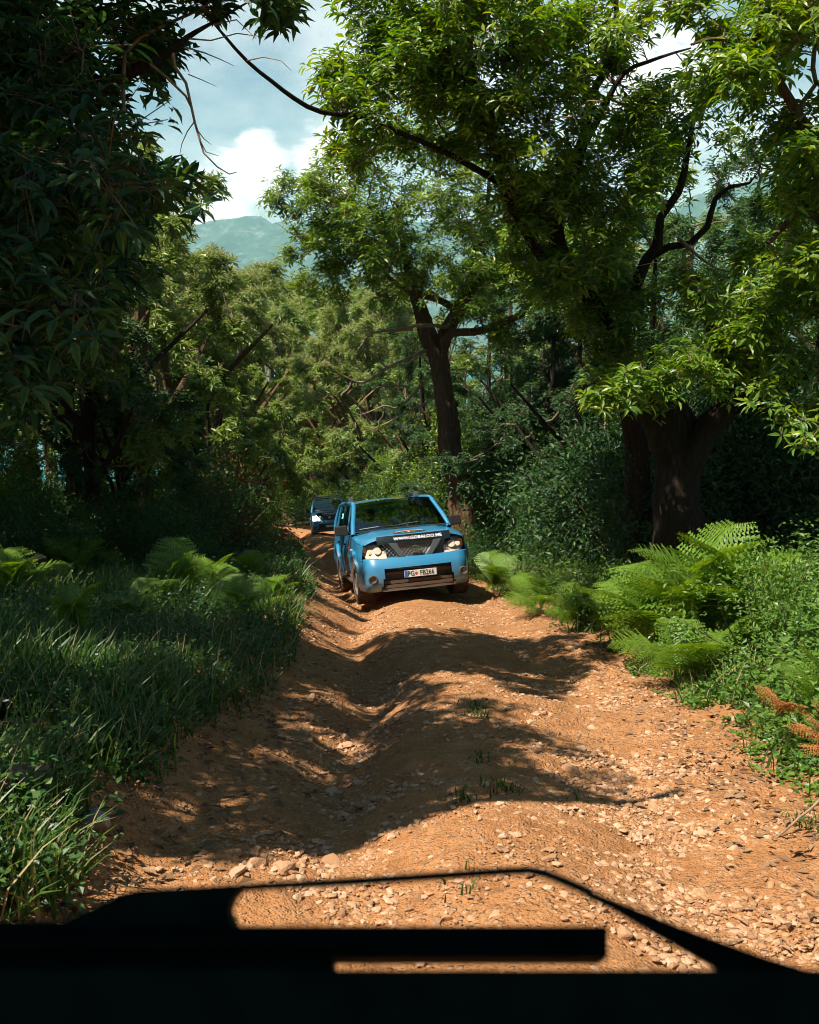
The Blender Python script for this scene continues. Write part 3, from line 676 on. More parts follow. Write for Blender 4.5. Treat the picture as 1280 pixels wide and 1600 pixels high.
# ---- B: dark tree behind the near boughs, with bare hooked branches against the sky
rng = np.random.default_rng(8)
b0 = gpt(-4.6, 8.6, -.2)
lm = [[W4(b0, .26), PD(-160, 700, 8.6, .19), PD(-120, 450, 8.5, .16), PD(-60, 300, 8.4, .13), PD(20, 210, 8.3, .10), PD(110, 155, 8.2, .075), PD(190, 118, 8.1, .05), PD(250, 92, 8, .032), PD(290, 60, 8, .02), PD(325, 40, 8, .012), PD(385, 5, 8, .006)],
      [PD(-110, 430, 8.5, .12), PD(-40, 360, 8.4, .09), PD(40, 330, 8.2, .06), PD(120, 300, 8.0, .03), PD(200, 290, 7.9, .012)],
      [PD(-60, 300, 8.4, .10), PD(-40, 150, 8.3, .08), PD(0, 0, 8.2, .06), PD(60, -150, 8.1, .03)],
      [PD(0, 0, 8.2, .06), PD(100, -110, 8.5, .05), PD(230, -180, 8.7, .04), PD(380, -230, 8.9, .03), PD(520, -250, 9, .015)],
      [PD(-120, 520, 8.5, .08), PD(-40, 480, 8.2, .06), PD(60, 440, 8.0, .035), PD(130, 430, 7.9, .015)]]
dead = [[PD(270, 82, 8, .016), PD(274, 105, 8, .014), PD(290, 130, 8, .013), PD(298, 160, 8, .012), PD(304, 190, 8, .011), PD(312, 218, 8, .010), PD(318, 240, 8, .008), PD(340, 262, 8, .006), PD(358, 272, 8, .005), PD(370, 269, 8, .003)],
        [PD(235, 100, 8, .014), PD(262, 120, 8, .012), PD(290, 150, 8, .010), PD(300, 170, 8, .008)],
        [PD(304, 190, 8, .006), PD(292, 205, 8, .005), PD(286, 225, 8, .004), PD(281, 241, 8, .002)],
        [PD(306, 200, 8, .005), PD(318, 216, 8, .004), PD(330, 226, 8, .002)],
        [PD(290, 74, 8, .008), PD(320, 82, 8, .006), PD(345, 92, 8, .004), PD(366, 103, 8, .002)],
        [PD(294, 116, 8, .005), PD(315, 124, 8, .004), PD(338, 135, 8, .002)],
        [PD(312, 218, 8, .005), PD(322, 236, 8, .004), PD(343, 244, 8, .002)],
        [PD(290, 60, 8, .008), PD(330, 62, 8, .006), PD(370, 50, 8, .005), PD(415, 58, 8, .003)],
        [PD(300, 10, 8, .009), PD(335, 38, 8, .007), PD(372, 30, 8, .005), PD(400, 60, 8, .003)]]
T = np.vstack([pblob(60, 120, 8.2, 120, 130, 1.0, 130, rng), pblob(170, 60, 8.1, 100, 80, .9, 70, rng), pblob(60, 330, 8.2, 130, 110, 1.2, 130, rng), pblob(190, 300, 8, 90, 60, .7, 55, rng),
               pblob(240, 290, 7.8, 60, 26, .5, 26, rng), pblob(60, 560, 8.2, 110, 90, 1.0, 70, rng), pblob(420, 5, 8.2, 70, 25, .5, 22, rng), pblob(40, -120, 8.2, 250, 100, 1.4, 120, rng),
               pblob(180, 450, 8.4, 70, 60, .8, 30, rng), pblob(310, 0, 8.1, 60, 18, .5, 16, rng),
               pblob(160, -150, 8.6, 160, 90, 1.0, 90, rng), pblob(360, -190, 8.8, 110, 80, .8, 50, rng), pblob(520, -230, 9.0, 90, 60, .7, 34, rng), pblob(-150, -50, 7.5, 200, 200, 2.0, 120, rng), pblob(120, -260, 6.5, 150, 60, 1.0, 60, rng),
               blob((-3.8, 5.8, 3.1), (1.1, 1.4, .7), 100, rng), blob((-4.9, 4.4, 2.7), (1.1, 1.2, .7), 80, rng), blob((-5.6, 7.6, 2.3), (1.4, 1.8, 1.0), 160, rng), blob((-7.0, 9.8, 1.7), (1.6, 2.0, 1.1), 200, rng), blob((-7.0, 13.0, 1.3), (1.6, 1.8, 1.1), 170, rng), blob((-3.3, 7.9, 3.5), (.9, 1.0, .6), 50, rng), blob((-3.9, 3.7, 3.1), (1.0, .9, .4), 80, rng), blob((-3.0, 3.7, 3.5), (.8, .8, .4), 45, rng)])  # unseen boughs added to this crown to shade the left bank and track
tree('chestnut_tree', 'shaded chestnut at the upper left with bare hooked twigs against the sky', 'tree', b0, lm, T, rng, leafmat_=LEAF_SHADED, bark=BARK_DARK, dead=dead, L=.165, per=8, ros=3, lod=8, parts=PARTS)

# ---- A: large-leaved boughs hanging close on the left
rng = np.random.default_rng(12)
b0 = gpt(-3.0, 3.4, -.2)
lm = [[W4(b0, .16), (-2.9, 3.5, .2, .12), (-2.7, 3.6, 1.6, .10), (-2.3, 3.7, 2.8, .07), (-1.9, 3.9, 3.8, .04)],
      [(-2.8, 3.55, .7, .05), PD(-150, 560, 4.74, .035), PD(-20, 500, 4.61, .022), PD(90, 480, 4.48, .014), PD(190, 500, 4.35, .006)],
      [(-2.7, 3.6, 1.3, .05), PD(-120, 350, 4.86, .035), PD(10, 280, 4.74, .024), PD(120, 250, 4.61, .014), PD(230, 270, 4.48, .006)],
      [(-2.6, 3.6, 1.9, .05), PD(-100, 120, 5.12, .035), PD(20, 90, 4.99, .022), PD(130, 80, 4.86, .012)],
      [(-2.6, 3.6, 2.2, .04), PD(-100, -60, 5.12, .03), PD(60, -110, 4.99, .02), PD(200, -160, 4.86, .012)]]
T = np.vstack([pblob(30, 120, 4.99, 130, 110, .5, 85, rng), pblob(60, 300, 4.74, 110, 90, .5, 85, rng), pblob(170, 300, 4.61, 80, 45, .35, 30, rng), pblob(20, 470, 4.48, 110, 90, .5, 80, rng),
               pblob(130, 470, 4.48, 80, 50, .35, 20, rng), pblob(20, 620, 4.35, 70, 50, .4, 20, rng), pblob(20, -60, 5.12, 200, 80, .6, 50, rng), pblob(-120, 250, 4.74, 100, 400, .6, 60, rng), pblob(200, 175, 4.99, 30, 30, .3, 6, rng),
               blob((-2.6, 4.6, 2.6), (.9, .9, .4), 70, rng), blob((-3.4, 5.2, 2.2), (.8, 1.0, .6), 70, rng), blob((-3.6, 4.2, 1.4), (.6, .8, .8), 60, rng), blob((-3.9, 5.5, .6), (.5, .9, .9), 50, rng)])  # boughs outside the view, added for shade on the leaves and bank
tree('chestnut_tree', 'near boughs of large dark leaves hanging down the left edge', 'tree', b0, lm, T, rng, leafmat_=LEAF_SHADED, per=7, ros=4, L=.125, wr=.28, lod=8, parts=300, droop=.35, spread=(45, 95), tip=.003, ridges=False)

WH = [(90, 'at the far left edge'), (190, 'behind the sunlit fern of the left bank'), (290, 'below the left mountain gap'), (370, 'beside the rusty bush'), (430, 'left of the rear car'),
      (500, 'right at the rear car'), (560, 'above the roof of the first car'), (640, 'behind the bare dead branches'), (710, 'beside the twisted trunk'), (790, 'just right of the twisted trunk'),
      (860, 'right of the first car'), (930, 'behind the verge fern'), (1000, 'left of the black pollard trunk'), (1080, 'behind the black pollard trunk'), (1150, 'right of the black pollard trunk'), (1225, 'above the right verge ferns'), (9999, 'at the right edge')]
def where(px): return next(t for p, t in WH if px < p)
USED = {}
def uniq(lb, o=None):
    """tell neighbours with the same wording apart by their size and row"""
    return lb
# ---- trees further off: five kinds, then copies
def proto_tree(seed, h, spreadr, kind):
    rng = np.random.default_rng(seed)
    lean = rng.normal(0, .4, 2)
    lm = [[(0, 0, -.4, .26*h/10), (lean[0]*.2, lean[1]*.2, h*.18, .18*h/10), (lean[0]*.6, lean[1]*.6, h*.45, .12*h/10), (lean[0], lean[1], h*.8, .04)]]
    for k in range(5):
        a = k*1.26+rng.uniform(-.4, .4); r = spreadr*rng.uniform(.5, .8); z0 = h*rng.uniform(.2, .42)
        lm.append([(0, 0, z0, .10*h/10), (math.cos(a)*r*.5, math.sin(a)*r*.5, z0+h*.13, .07*h/10), (math.cos(a)*r, math.sin(a)*r, z0+h*.27, .03)])
    blobs = []
    for k in range(16):
        a = rng.uniform(0, 6.28); r = spreadr*rng.uniform(.25, .8); z = h*rng.uniform(.28, .93); r *= 1-.55*max(0, (z/h-.6)/.4)
        blobs.append(blob((math.cos(a)*r+lean[0]*z/h, math.sin(a)*r+lean[1]*z/h, z), (spreadr*.3, spreadr*.3, h*.085), 26, rng))
    T = np.vstack(blobs)
    if kind == 'bloom': return dict(limbs=lm, targets=T, leafmat_=LEAF_FAR, catk=.75, L=.20, per=7, lod=4, ros=5, tip=.006, side_n=3)
    if kind == 'pale': return dict(limbs=lm, targets=T, leafmat_=LEAF_FAR, catk=.15, L=.20, per=7, lod=4, ros=5, tip=.006)
    return dict(limbs=lm, targets=T, leafmat_=LEAF_BUSH if seed == 24 else LEAF_SHADED, catk=0, L=.14, per=7, lod=4, ros=7, tip=.006)  # the second dark kind takes the leaf colour darkened for thicket shade
def put(px, d, dz=0):
    """world x,y,z on the ground at photo column px, d metres ahead"""
    x = (px-640)/FPX*d; y = d
    for _ in range(6):
        z = float(Hs(x, y)); y = (d+z*SP_)/CP
    return (x, y, float(Hs(x, y))+dz)
kinds = {}
for key, seed, h, r, kd in (('bloom', 21, 10.5, 3.6, 'bloom'), ('bloom2', 22, 9.0, 3.3, 'bloom'), ('pale', 23, 9.6, 3.4, 'pale'), ('dark', 24, 10.0, 3.7, 'dark'), ('dark2', 25, 8.0, 3.2, 'dark')):
    kinds[key] = [proto_tree(seed, h, r, kd), None, seed]
LB = {'bloom': 'chestnut with pale yellow catkins among the flowering trees beyond the left bank', 'pale': 'light green tree on the slope behind the left bank',
      'dark': 'deep green tree in the shaded wood behind the track'}
GB = {'bloom': 'flowering chestnuts beyond the left bank', 'pale': 'light green trees behind the left bank', 'dark': 'deep green trees in the wood behind'}
rr = np.random.default_rng(77)
def plant(key, px, d, sc=1.0, rz=None, label=None):
    p = put(px, d); off_ = p[0]-float(cxr(p[1])); need = float(hwr(p[1]))+2.2*sc
    if abs(off_) < need: p = gpt(float(cxr(p[1]))+math.copysign(need, off_), p[1])
    spec, root, seed = kinds[key]; base_kind = key.rstrip('2')
    rz = rr.uniform(0, 6.28) if rz is None else rz
    lbl = '%s, %s, %s' % ({'bloom': 'chestnut covered in pale yellow catkins', 'pale': 'light green broadleaf tree', 'dark': 'deep green broadleaf tree'}[base_kind], where(px), 'near' if d < 20 else 'in the middle distance' if d < 34 else 'far back' if d < 60 else 'farthest back')
    if root is None:
        sp = dict(spec); sp.setdefault('bark', BARK_DARK if base_kind == 'dark' else BARK); root = tree('flowering_chestnut' if base_kind == 'bloom' else 'broadleaf_tree', LB[base_kind], 'tree', (0, 0, 0), sp.pop('limbs'), sp.pop('targets'), np.random.default_rng(seed+100), group=GB[base_kind], **sp)
        root['label'] = lbl; kinds[key][1] = root; root.location = p; root.rotation_euler = (0, 0, rz); root.scale = (sc,)*3
        if label: root['label'] = label; del root['group']
        return root
    c_ = copy_tree(root, p, rz, sc, label or lbl)
    if label:
        if 'group' in c_: del c_['group']
    else: c_['group'] = GB[base_kind]
    return c_
for key, px, d, sc in (('bloom', 375, 40, 1.1), ('bloom2', 500, 46, 1.35), ('bloom', 350, 33, 1.0), ('bloom2', 395, 66, 1.9), ('bloom2', 480, 63, 1.65), ('bloom', 370, 60, 1.6), ('bloom', 540, 62, 1.6), ('pale', 425, 68, 1.7), ('bloom', 590, 60, 1.45), ('bloom2', 640, 58, 1.5), ('bloom2', 290, 26, .98), ('bloom', 540, 58, 1.2), ('bloom', 470, 66, 1.35), ('bloom2', 330, 44, 1.2),
                       ('pale', 230, 22, .95), ('pale', 160, 27, 1.1), ('pale', 60, 24, 1.1), ('pale', 260, 36, 1.15), ('bloom', 190, 40, 1.25), ('bloom2', 90, 38, 1.2), ('pale', -20, 31, 1.2), ('pale', 130, 18, .8), ('pale', 395, 30, .62), ('pale', 440, 34, .55),
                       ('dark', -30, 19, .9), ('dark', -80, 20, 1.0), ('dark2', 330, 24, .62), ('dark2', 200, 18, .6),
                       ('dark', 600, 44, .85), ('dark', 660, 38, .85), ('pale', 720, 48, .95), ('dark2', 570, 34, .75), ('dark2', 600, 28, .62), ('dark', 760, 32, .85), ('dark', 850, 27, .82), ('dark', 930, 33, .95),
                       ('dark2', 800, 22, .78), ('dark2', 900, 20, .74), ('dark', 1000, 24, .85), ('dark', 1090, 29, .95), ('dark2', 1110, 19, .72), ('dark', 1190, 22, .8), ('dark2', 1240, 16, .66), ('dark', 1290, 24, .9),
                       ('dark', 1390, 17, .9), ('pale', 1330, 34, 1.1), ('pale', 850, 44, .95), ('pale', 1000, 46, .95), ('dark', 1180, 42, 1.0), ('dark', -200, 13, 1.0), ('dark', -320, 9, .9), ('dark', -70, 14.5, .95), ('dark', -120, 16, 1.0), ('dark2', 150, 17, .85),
                       ('pale', 520, 66, 1.25), ('bloom', 575, 72, 1.4), ('pale', 630, 64, 1.2), ('bloom2', 690, 70, 1.4), ('pale', 480, 84, 1.3), ('dark2', 545, 60, .9), ('dark2', 600, 56, .9), ('pale', 430, 78, 1.3), ('dark2', 660, 30, .6), ('pale', 560, 40, .8), ('bloom2', 250, 31, 1.0), ('pale', 310, 28, .62), ('bloom', 440, 82, 2.0), ('bloom2', 485, 80, 2.2), ('pale', 522, 86, 2.2), ('bloom', 408, 90, 2.2), ('pale', 560, 84, 2.0), ('pale', 1050, 36, 1.35), ('pale', 960, 40, 1.4), ('pale', 870, 42, 1.4), ('pale', 780, 44, 1.35), ('dark', 1120, 33, 1.3), ('pale', 465, 98, 1.3), ('bloom', 500, 108, 1.4), ('pale', 535, 96, 1.3), ('bloom', 435, 92, 1.2), ('pale', 490, 74, .8), ('pale', 515, 84, .9)):
    plant(key, px, d, sc)
for (x, y, s_, w_) in ((-9.5, -5, 1.0, 'left'), (-8.5, 1.0, .9, 'left'), (6.5, -4, 1.0, 'right'), (8.5, 2.5, .95, 'right'), (4.5, -9.5, 1.0, 'right'), (-5.5, -11, 1.1, 'left'), (9.5, 7.5, .9, 'right')):
    o = copy_tree(kinds['dark'][1], gpt(x, y), x*1.7, s_, 'deep green tree out of view on the %s, %d metres %s the camera' % (w_, abs(y), 'behind' if y < 0 else 'ahead of')); o['group'] = GB['dark']
# ---- bushes
def shrub_mesh(seed, h, r, n, lsize, mat, clumps=46, name='leaves'):
    rng = np.random.default_rng(seed)
    c_ = rng.normal(size=(clumps, 3)); c_ = nrm(c_)*rng.uniform(.2, 1.3, (clumps, 1)); c_ *= np.array([r, r, h*.5]); c_[:, 2] = c_[:, 2]+h*.52
    c_[:, :2] *= (1.0-.35*np.clip(c_[:, 2:3]/h-.5, 0, 1))
    k = rng.integers(0, clumps, n); P = c_[k]+rng.normal(0, 1, (n, 3))*np.array([r*.17, r*.17, h*.085])
    out_ = P-np.array([0, 0, h*.35]); Dr = nrm(nrm(out_)+rng.normal(0, .75, (n, 3))+np.array([0, 0, -.15])); N = nrm(rng.normal(0, .5, (n, 3))+np.array([0, 0, 1.0])+nrm(out_)*.4)
    L = lsize*rng.uniform(.6, 1.3, n)
    V, F = leaves(P, Dr, N, L, L*rng.uniform(.36, .5, n), 4)
    acc = NP()
    for i in range(clumps):
        a = np.array([rng.normal(0, .08), rng.normal(0, .08), -.1]); b_ = c_[i]; m = (a+b_)/2+rng.normal(0, .08, 3)
        t = np.linspace(0, 1, 6)[:, None]; Pp = (1-t)**2*a+2*(1-t)*t*m+t*t*b_
        v, f = tube_np(Pp, np.linspace(.016, .004, 6), 3); acc.add(v, f)
    return mesh_np(name, V, F, mat), acc.mesh('stems', TWIG, True)
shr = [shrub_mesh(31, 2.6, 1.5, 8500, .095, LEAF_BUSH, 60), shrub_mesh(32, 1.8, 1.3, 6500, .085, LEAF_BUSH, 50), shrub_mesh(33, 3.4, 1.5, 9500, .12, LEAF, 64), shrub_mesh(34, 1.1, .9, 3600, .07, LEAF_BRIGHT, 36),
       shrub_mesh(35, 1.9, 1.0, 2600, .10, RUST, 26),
       shrub_mesh(36, 2.8, 1.4, 6000, .10, LEAF_SHADED, 60), shrub_mesh(37, 2.0, 1.2, 5000, .09, LEAF_SHADED, 50)]  # right thicket bushes carry their shade in the leaf colour
def shrub(i, loc, sc, rz, label, group, name='bush', cat='bush', sub=None):
    r_ = empty(name, loc, (0, 0, rz)); r_.scale = (sc,)*3; tag(r_, label, cat, group)
    a = obj('leaves', shr[i][0], r_); tag(a, kind='stuff'); obj('stems', shr[i][1], r_); return r_
LS = {'R': ('dark bush in the thicket at the right of the track', 'dark bushes filling the thicket on the right'),
      'L': ('green bush along the wood edge behind the left bank', 'bushes along the wood edge on the left'),
      'B': ('bush crowding the far bend of the track', 'bushes crowding the far bend of the track')}
ROW = {0: 'front row', 1: 'second row', 2: 'third row', 3: 'rear row'}
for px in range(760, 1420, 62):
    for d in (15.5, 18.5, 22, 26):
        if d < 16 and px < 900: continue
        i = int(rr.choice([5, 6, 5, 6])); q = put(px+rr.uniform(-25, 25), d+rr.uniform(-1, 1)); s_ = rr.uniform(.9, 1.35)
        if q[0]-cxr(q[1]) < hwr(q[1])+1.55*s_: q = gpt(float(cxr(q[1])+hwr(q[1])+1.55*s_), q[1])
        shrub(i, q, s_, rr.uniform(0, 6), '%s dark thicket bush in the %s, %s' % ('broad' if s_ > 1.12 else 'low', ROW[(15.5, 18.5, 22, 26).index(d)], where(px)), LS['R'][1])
for px in range(-60, 450, 58):
    for d in (15.5, 19, 23, 28):
        if 325 < px < 440 and d < 20 or d < 16 and px > 330: continue
        i = int(rr.choice([0, 1, 1, 2])); q = put(px+rr.uniform(-22, 22), d+rr.uniform(-1, 1))
        if q[0] > cxr(q[1])-hwr(q[1])-1.1: continue
        s_ = rr.uniform(.6, 1.0)*(.7 if d < 16 else 1); shrub(i, q, s_, rr.uniform(0, 6), '%s green wood-edge bush in the %s, %s' % ('tall' if s_ > .8 else 'small', ROW[(15.5, 19, 23, 28).index(d)], where(px)), LS['L'][1])
for px, d in ((415, 48), (438, 54), (452, 62), (470, 70), (500, 66), (530, 62), (556, 58), (590, 48), (560, 44), (610, 38), (640, 34), (600, 52), (670, 30), (395, 40), (372, 34), (425, 66), (400, 58), (480, 80), (520, 80), (450, 84), (700, 27), (740, 24.5), (770, 20), (650, 26), (625, 30)):
    q = put(px, d)
    if abs(q[0]-cxr(q[1])) < hwr(q[1])+1.4 and d < 75: q = (cxr(q[1])+(hwr(q[1])+1.6)*np.sign(q[0]-cxr(q[1])+.01), q[1], q[2])
    shrub(int(rr.integers(0, 3)), (float(q[0]), q[1], float(Hs(q[0], q[1]))), rr.uniform(.75, 1.15), rr.uniform(0, 6), 'bush at the bend, %s, %d car lengths behind' % (where(px), max(1, round((d-18)/5))), LS['B'][1])
shrub(4, put(362, 22.5), 1.25, 1.0, 'rusty orange half-dead bush at the wood edge left of the rear car', None)
shrub(4, put(340, 22), .8, 2.0, 'small rusty brown bush left of the larger rusty bush', None)
shrub(3, put(930, 13.2), .7, 1, 'low bright green bush by the track left of the large ferns', None)
shrub(3, put(1215, 8.8), .8, 2, 'low bright bush at the right edge below the black-trunked chestnut', None)
shrub(1, put(700, 22.2), .5, 1.6, 'small leafy bush hiding the base of the twisted chestnut', None)
shrub(1, put(745, 21.5), .6, .6, 'leafy bush at the foot of the twisted chestnut, behind the first car', None)

# ---- ferns
def frond_mesh(name, L, mat, seed, pairs=20, arch=.55, dead_=False):
    rng = np.random.default_rng(seed); V = []; F = []
    def bez(t): return np.array([L*(t*(1-.12*t)), 0, L*(arch*1.5*t-arch*1.35*t*t)])
    for k in range(10):     # rachis
        a = bez(k/10); b_ = bez((k+1)/10); w = .006*(1-k/11)
        n = len(V); V += [a+[0, w, 0], a-[0, w, 0], b_-[0, w, 0], b_+[0, w, 0]]; F += [(n, n+1, n+2), (n, n+2, n+3)]
    for k in range(pairs):
        t = .16+.84*k/pairs; p = bez(t); tg = nrm(bez(min(1, t+.02))-bez(t-.02)); pl = L*.40*math.sin(math.pi*min(1, (1-t)*.62+.10))**1.0*(1-.1*rng.uniform())
        for sgn in (-1, 1):
            d_ = nrm(np.array([.35, sgn*1.0, -.16+rng.normal(0, .07)])*1.0+tg*.15); up = nrm(np.cross(d_, np.cross(np.array([0, 0, 1.]), d_)))
            sd = np.cross(up, d_); m = 9
            for q in range(m):
                s0 = q/m; c0 = p+d_*pl*s0+np.array([0, 0, -.10*pl*s0*s0]); w = pl*.17*(1-s0*.8)
                c1 = p+d_*pl*(s0+.8/m)+np.array([0, 0, -.10*pl*s0*s0])
                for s2 in (-1, 1):
                    n = len(V); V += [c0, c1, c0*.5+c1*.5+sd*s2*w+d_*pl*.05+rng.normal(0, .002, 3)+np.array([0, 0, -.25*w if not dead_ else -w*rng.uniform(0, 1)])]; F += [(n, n+1, n+2)]
    return mesh_np(name, np.array(V), np.array(F), mat)
fr = [frond_mesh('frond', .95, FERN, 1), frond_mesh('frond', .80, FERN, 2, 18, .75), frond_mesh('frond', .45, DEADFERN, 3, 13, .35, True)]
def fern(loc, sc, n, label, group=None, kind=0, rz0=0, az=None):
    r_ = empty('dead_fern' if kind == 2 else 'fern', loc); tag(r_, label, 'fern', group)
    for k in range(n):
        o = obj('frond', fr[2] if kind == 2 else fr[k % 2], r_)
        a = rz0+k*2.399+rr.uniform(-.3, .3) if az is None else rr.uniform(*az)
        o.rotation_euler = (rr.uniform(-.3, .3), -rr.uniform(.25, 1.15), a); s_ = sc*rr.uniform(.75, 1.15); o.scale = (s_,)*3; o.location = (0, 0, rr.uniform(0, .05)+sc*.1)
    return r_
fern(put(1085, 9.9), 1.35, 12, 'largest bright fern clump in front of the black-trunked chestnut', rz0=.4)
fern(put(1020, 10.3), 1.15, 10, 'bright fern just left of the largest fern clump, at the verge')
fern(put(1145, 9.6), 1.25, 11, 'bright fern right of the largest fern clump, arching towards the right edge')
fern(put(1060, 9.0), .8, 9, 'low bright fern in front of the largest fern clump')
fern(put(960, 11.6), .8, 9, 'small bright fern on the right verge between track and large ferns')
fern(put(845, 14.6), .85, 10, 'fern on the right verge in front and right of the first car')
fern(put(772, 17.6), .9, 10, 'fern close beside the right wheels of the first car')
fern(put(815, 16.5), .65, 8, 'small fern behind the verge fern right of the first car')
fern(put(900, 13.2), .7, 9, 'fern tucked against the low bush on the right verge')
fern(put(1275, 6.6), .55, 7, 'pale green fern at the right edge above the dead orange fern')
for k, (px, d, w_) in enumerate(((215, 10.5, 'in the middle of the left bank'), (120, 9.0, 'low on the near left bank'), (370, 11.0, 'halfway up the left bank by the track'), (390, 15.5, 'on the left bank level with the first car'), (180, 15.5, 'under the trees behind the left bank'))): fern(put(px, d), .6, 8, 'shaded fern '+w_)
fern(put(275, 12.6), .9, 10, 'fern standing in the sunlit patch of the left bank')
fern(put(330, 13.6), .7, 9, 'fern behind the sunlit fern on the left bank')
fern(put(432, 12.6), .6, 8, 'fern on the rim of the left bank above the rut')
fern(put(110, 14.5), .8, 9, 'fern beside the broken stump at far left')
fern(put(320, 22), 1.0, 9, 'fern at the wood edge below the rusty bush')
fern(put(20, 11.8), .9, 9, 'fern at the left edge of the bank in deep shade')
q = put(1290, 5.4, .30); fern(q, .75, 5, 'dead orange fern fronds drooping at the right edge of the track', kind=2, az=(2.6, 4.9))
q = put(1225, 6.4, .25); fern(q, .7, 3, 'dead brown fern tangled low in the weeds above the drooping orange one', kind=2, az=(2.4, 4.6))

# ---- grass and weeds
def scatter(n, xlo, xhi, ylo, yhi, fn, rng, power=1.6):
    t = rng.uniform(size=n); y = ylo*(yhi/ylo)**(t**.85); x = rng.uniform(size=n)
    lo = xlo(y); hi = xhi(y); x = lo+(hi-lo)*x; k = rng.uniform(size=n) < fn(x, y); return x[k], y[k]
def grass_mesh(x, y, h, rng, w=.006):
    n = len(x); z = Hs(x, y)-.03; a = rng.uniform(0, 6.28, n); b_ = rng.uniform(.15, .75, n)*h
    dx = np.cos(a)*b_; dy = np.sin(a)*b_; w = w*(.7+.6*rng.uniform(size=n))*(1+y*.05); nx, ny = -np.sin(a+.7)*w, np.cos(a+.7)*w
    def ring(t, q): return np.stack([x+dx*t*t+nx*q, y+dy*t*t+ny*q, z+h*(t-.35*t*t*b_/h)], -1)
    V = np.stack([ring(0, 1), ring(0, -1), ring(.4, .9), ring(.4, -.9), ring(.75, .6), ring(.75, -.6), ring(1.0, 0)], 1)
    F = np.array([(0, 1, 3), (0, 3, 2), (2, 3, 5), (2, 5, 4), (4, 5, 6)])[None]+np.arange(n)[:, None, None]*7
    return V.reshape(-1, 3), F.reshape(-1, 3)
rg = np.random.default_rng(41)
L_hi = lambda y: cxr(y)-hwr(y)+.25-.1*sm((y-9)/3)
def edgefn(side):
    def f(x, y):
        u = (x-cxr(y))*side-hwr(y); return sm((u+.3+.8*fbm(x*1.3, y*1.3, 3, 7+side))/.5)*sm(.45+1.6*fbm(x*.6, y*.6, 3, 17)+.3)
    return f
def leftfn(x, y):
    bare = sm((7.4-y)/1.0)*sm((x+1.62+.7*fbm(x*2, y*2, 3, 3))/.3)
    return sm((-(x-cxr(y))-hwr(y)+.45+.6*fbm(x*1.3, y*1.3, 3, 7))/.4)*(1-bare)*(1-.93*((x < -1.85) & (y > 4.3) & (y < 5.6)))
x, y = scatter(52000, lambda y: -1.0-y*.62, L_hi, 3.2, 34, leftfn, rg)
V, F = grass_mesh(x, y, rg.uniform(.12, .50, len(x))*(.45+1.0*vnoise(x*.9, y*.9, 2)), rg)
acc = NP(); acc.add(V, F)
x, y = scatter(26000, lambda y: cxr(y)+hwr(y)-.3, lambda y: cxr(y)+hwr(y)+1+y*.3, 4, 30, edgefn(1), rg)
V, F = grass_mesh(x, y, rg.uniform(.10, .38, len(x)), rg); acc.add(V, F)
for (px, py, n) in ((750, 1215, 26), (788, 1262, 60), (720, 1275, 30), (905, 1255, 10), (745, 1140, 40), (745, 1125, 30), (720, 1412, 12), (1252, 1300, 50), (660, 1225, 0)):
    q = D(px, py, 2683/(py-784)); x = q[0]+rg.normal(0, .05, n); y = q[1]+rg.normal(0, .09, n)
    V, F = grass_mesh(x, y, rg.uniform(.03, .09, n), rg, .004); V[:, 2] += .06; acc.add(V, F)
tag(obj('grass', acc.mesh('grass', GRASS)), 'long green grass covering both banks of the track', 'grass', kind='stuff')
def weeds(x, y, h, ls, rng, mat, name, label, per=12):
    n = len(x); z = Hs(x, y); tt = rng.uniform(.15, 1, (n, per)); lean = rng.normal(0, .25, (n, 1, 2))
    P = np.stack([x[:, None]+lean[..., 0]*h[:, None]*tt+rng.normal(0, .035, (n, per)), y[:, None]+lean[..., 1]*h[:, None]*tt+rng.normal(0, .035, (n, per)), z[:, None]+h[:, None]*tt], -1)
    a = rng.uniform(0, 6.28, (n, per)); Dr = np.stack([np.cos(a), np.sin(a), rng.uniform(-.3, .7, (n, per))], -1); N = np.array([0, 0, 1.])+rng.normal(0, .35, Dr.shape)
    L = ls*rng.uniform(.6, 1.4, (n, per))*(1+.02*y[:, None])
    V, F = leaves(P.reshape(-1, 3), Dr.reshape(-1, 3), N.reshape(-1, 3), L.ravel(), (L*rng.uniform(.4, .75, L.shape)).ravel(), 4)
    tag(obj(name, mesh_np(name, V, F, mat)), label, 'weeds', kind='stuff')
x, y = scatter(19000, lambda y: cxr(y)+hwr(y)-.3, lambda y: cxr(y)+hwr(y)+1.2+y*.34, 3.0, 26, edgefn(1), rg)
u = x-cxr(y)-hwr(y)
weeds(x, y, np.clip(.12+.42*u, .08, .85)*rg.uniform(.5, 1.2, len(x))*(.6+.8*vnoise(x*1.5, y*1.5, 3)), .045, rg, LEAF_BRIGHT, 'undergrowth', 'low bright leafy weeds along the right verge of the track', 14)
x, y = scatter(10500, lambda y: -1.0-y*.62, L_hi, 3.2, 30, leftfn, rg)
weeds(x, y, rg.uniform(.06, .42, len(x))*(.4+1.1*vnoise(x*.8+5, y*.8, 2)), .036, rg, LEAF_BUSH, 'undergrowth', 'leafy weeds growing through the grass of the left bank', 12)
x, y = scatter(3600, lambda y: -1.0-y*.62, L_hi, 3.2, 22, leftfn, rg)
x2, y2 = scatter(2600, lambda y: cxr(y)+hwr(y)-.45, lambda y: cxr(y)+hwr(y)+.9, 3, 22, edgefn(1), rg); x = np.concatenate([x, x2]); y = np.concatenate([y, y2])
V, F = grass_mesh(x, y, rg.uniform(.12, .5, len(x)), rg, .004)
tag(obj('dry_grass', mesh_np('dry_grass', V, F, simple('straw', (.34, .25, .11), .8))), 'dry straw coloured grass stalks among the green of both verges', 'grass', kind='stuff')
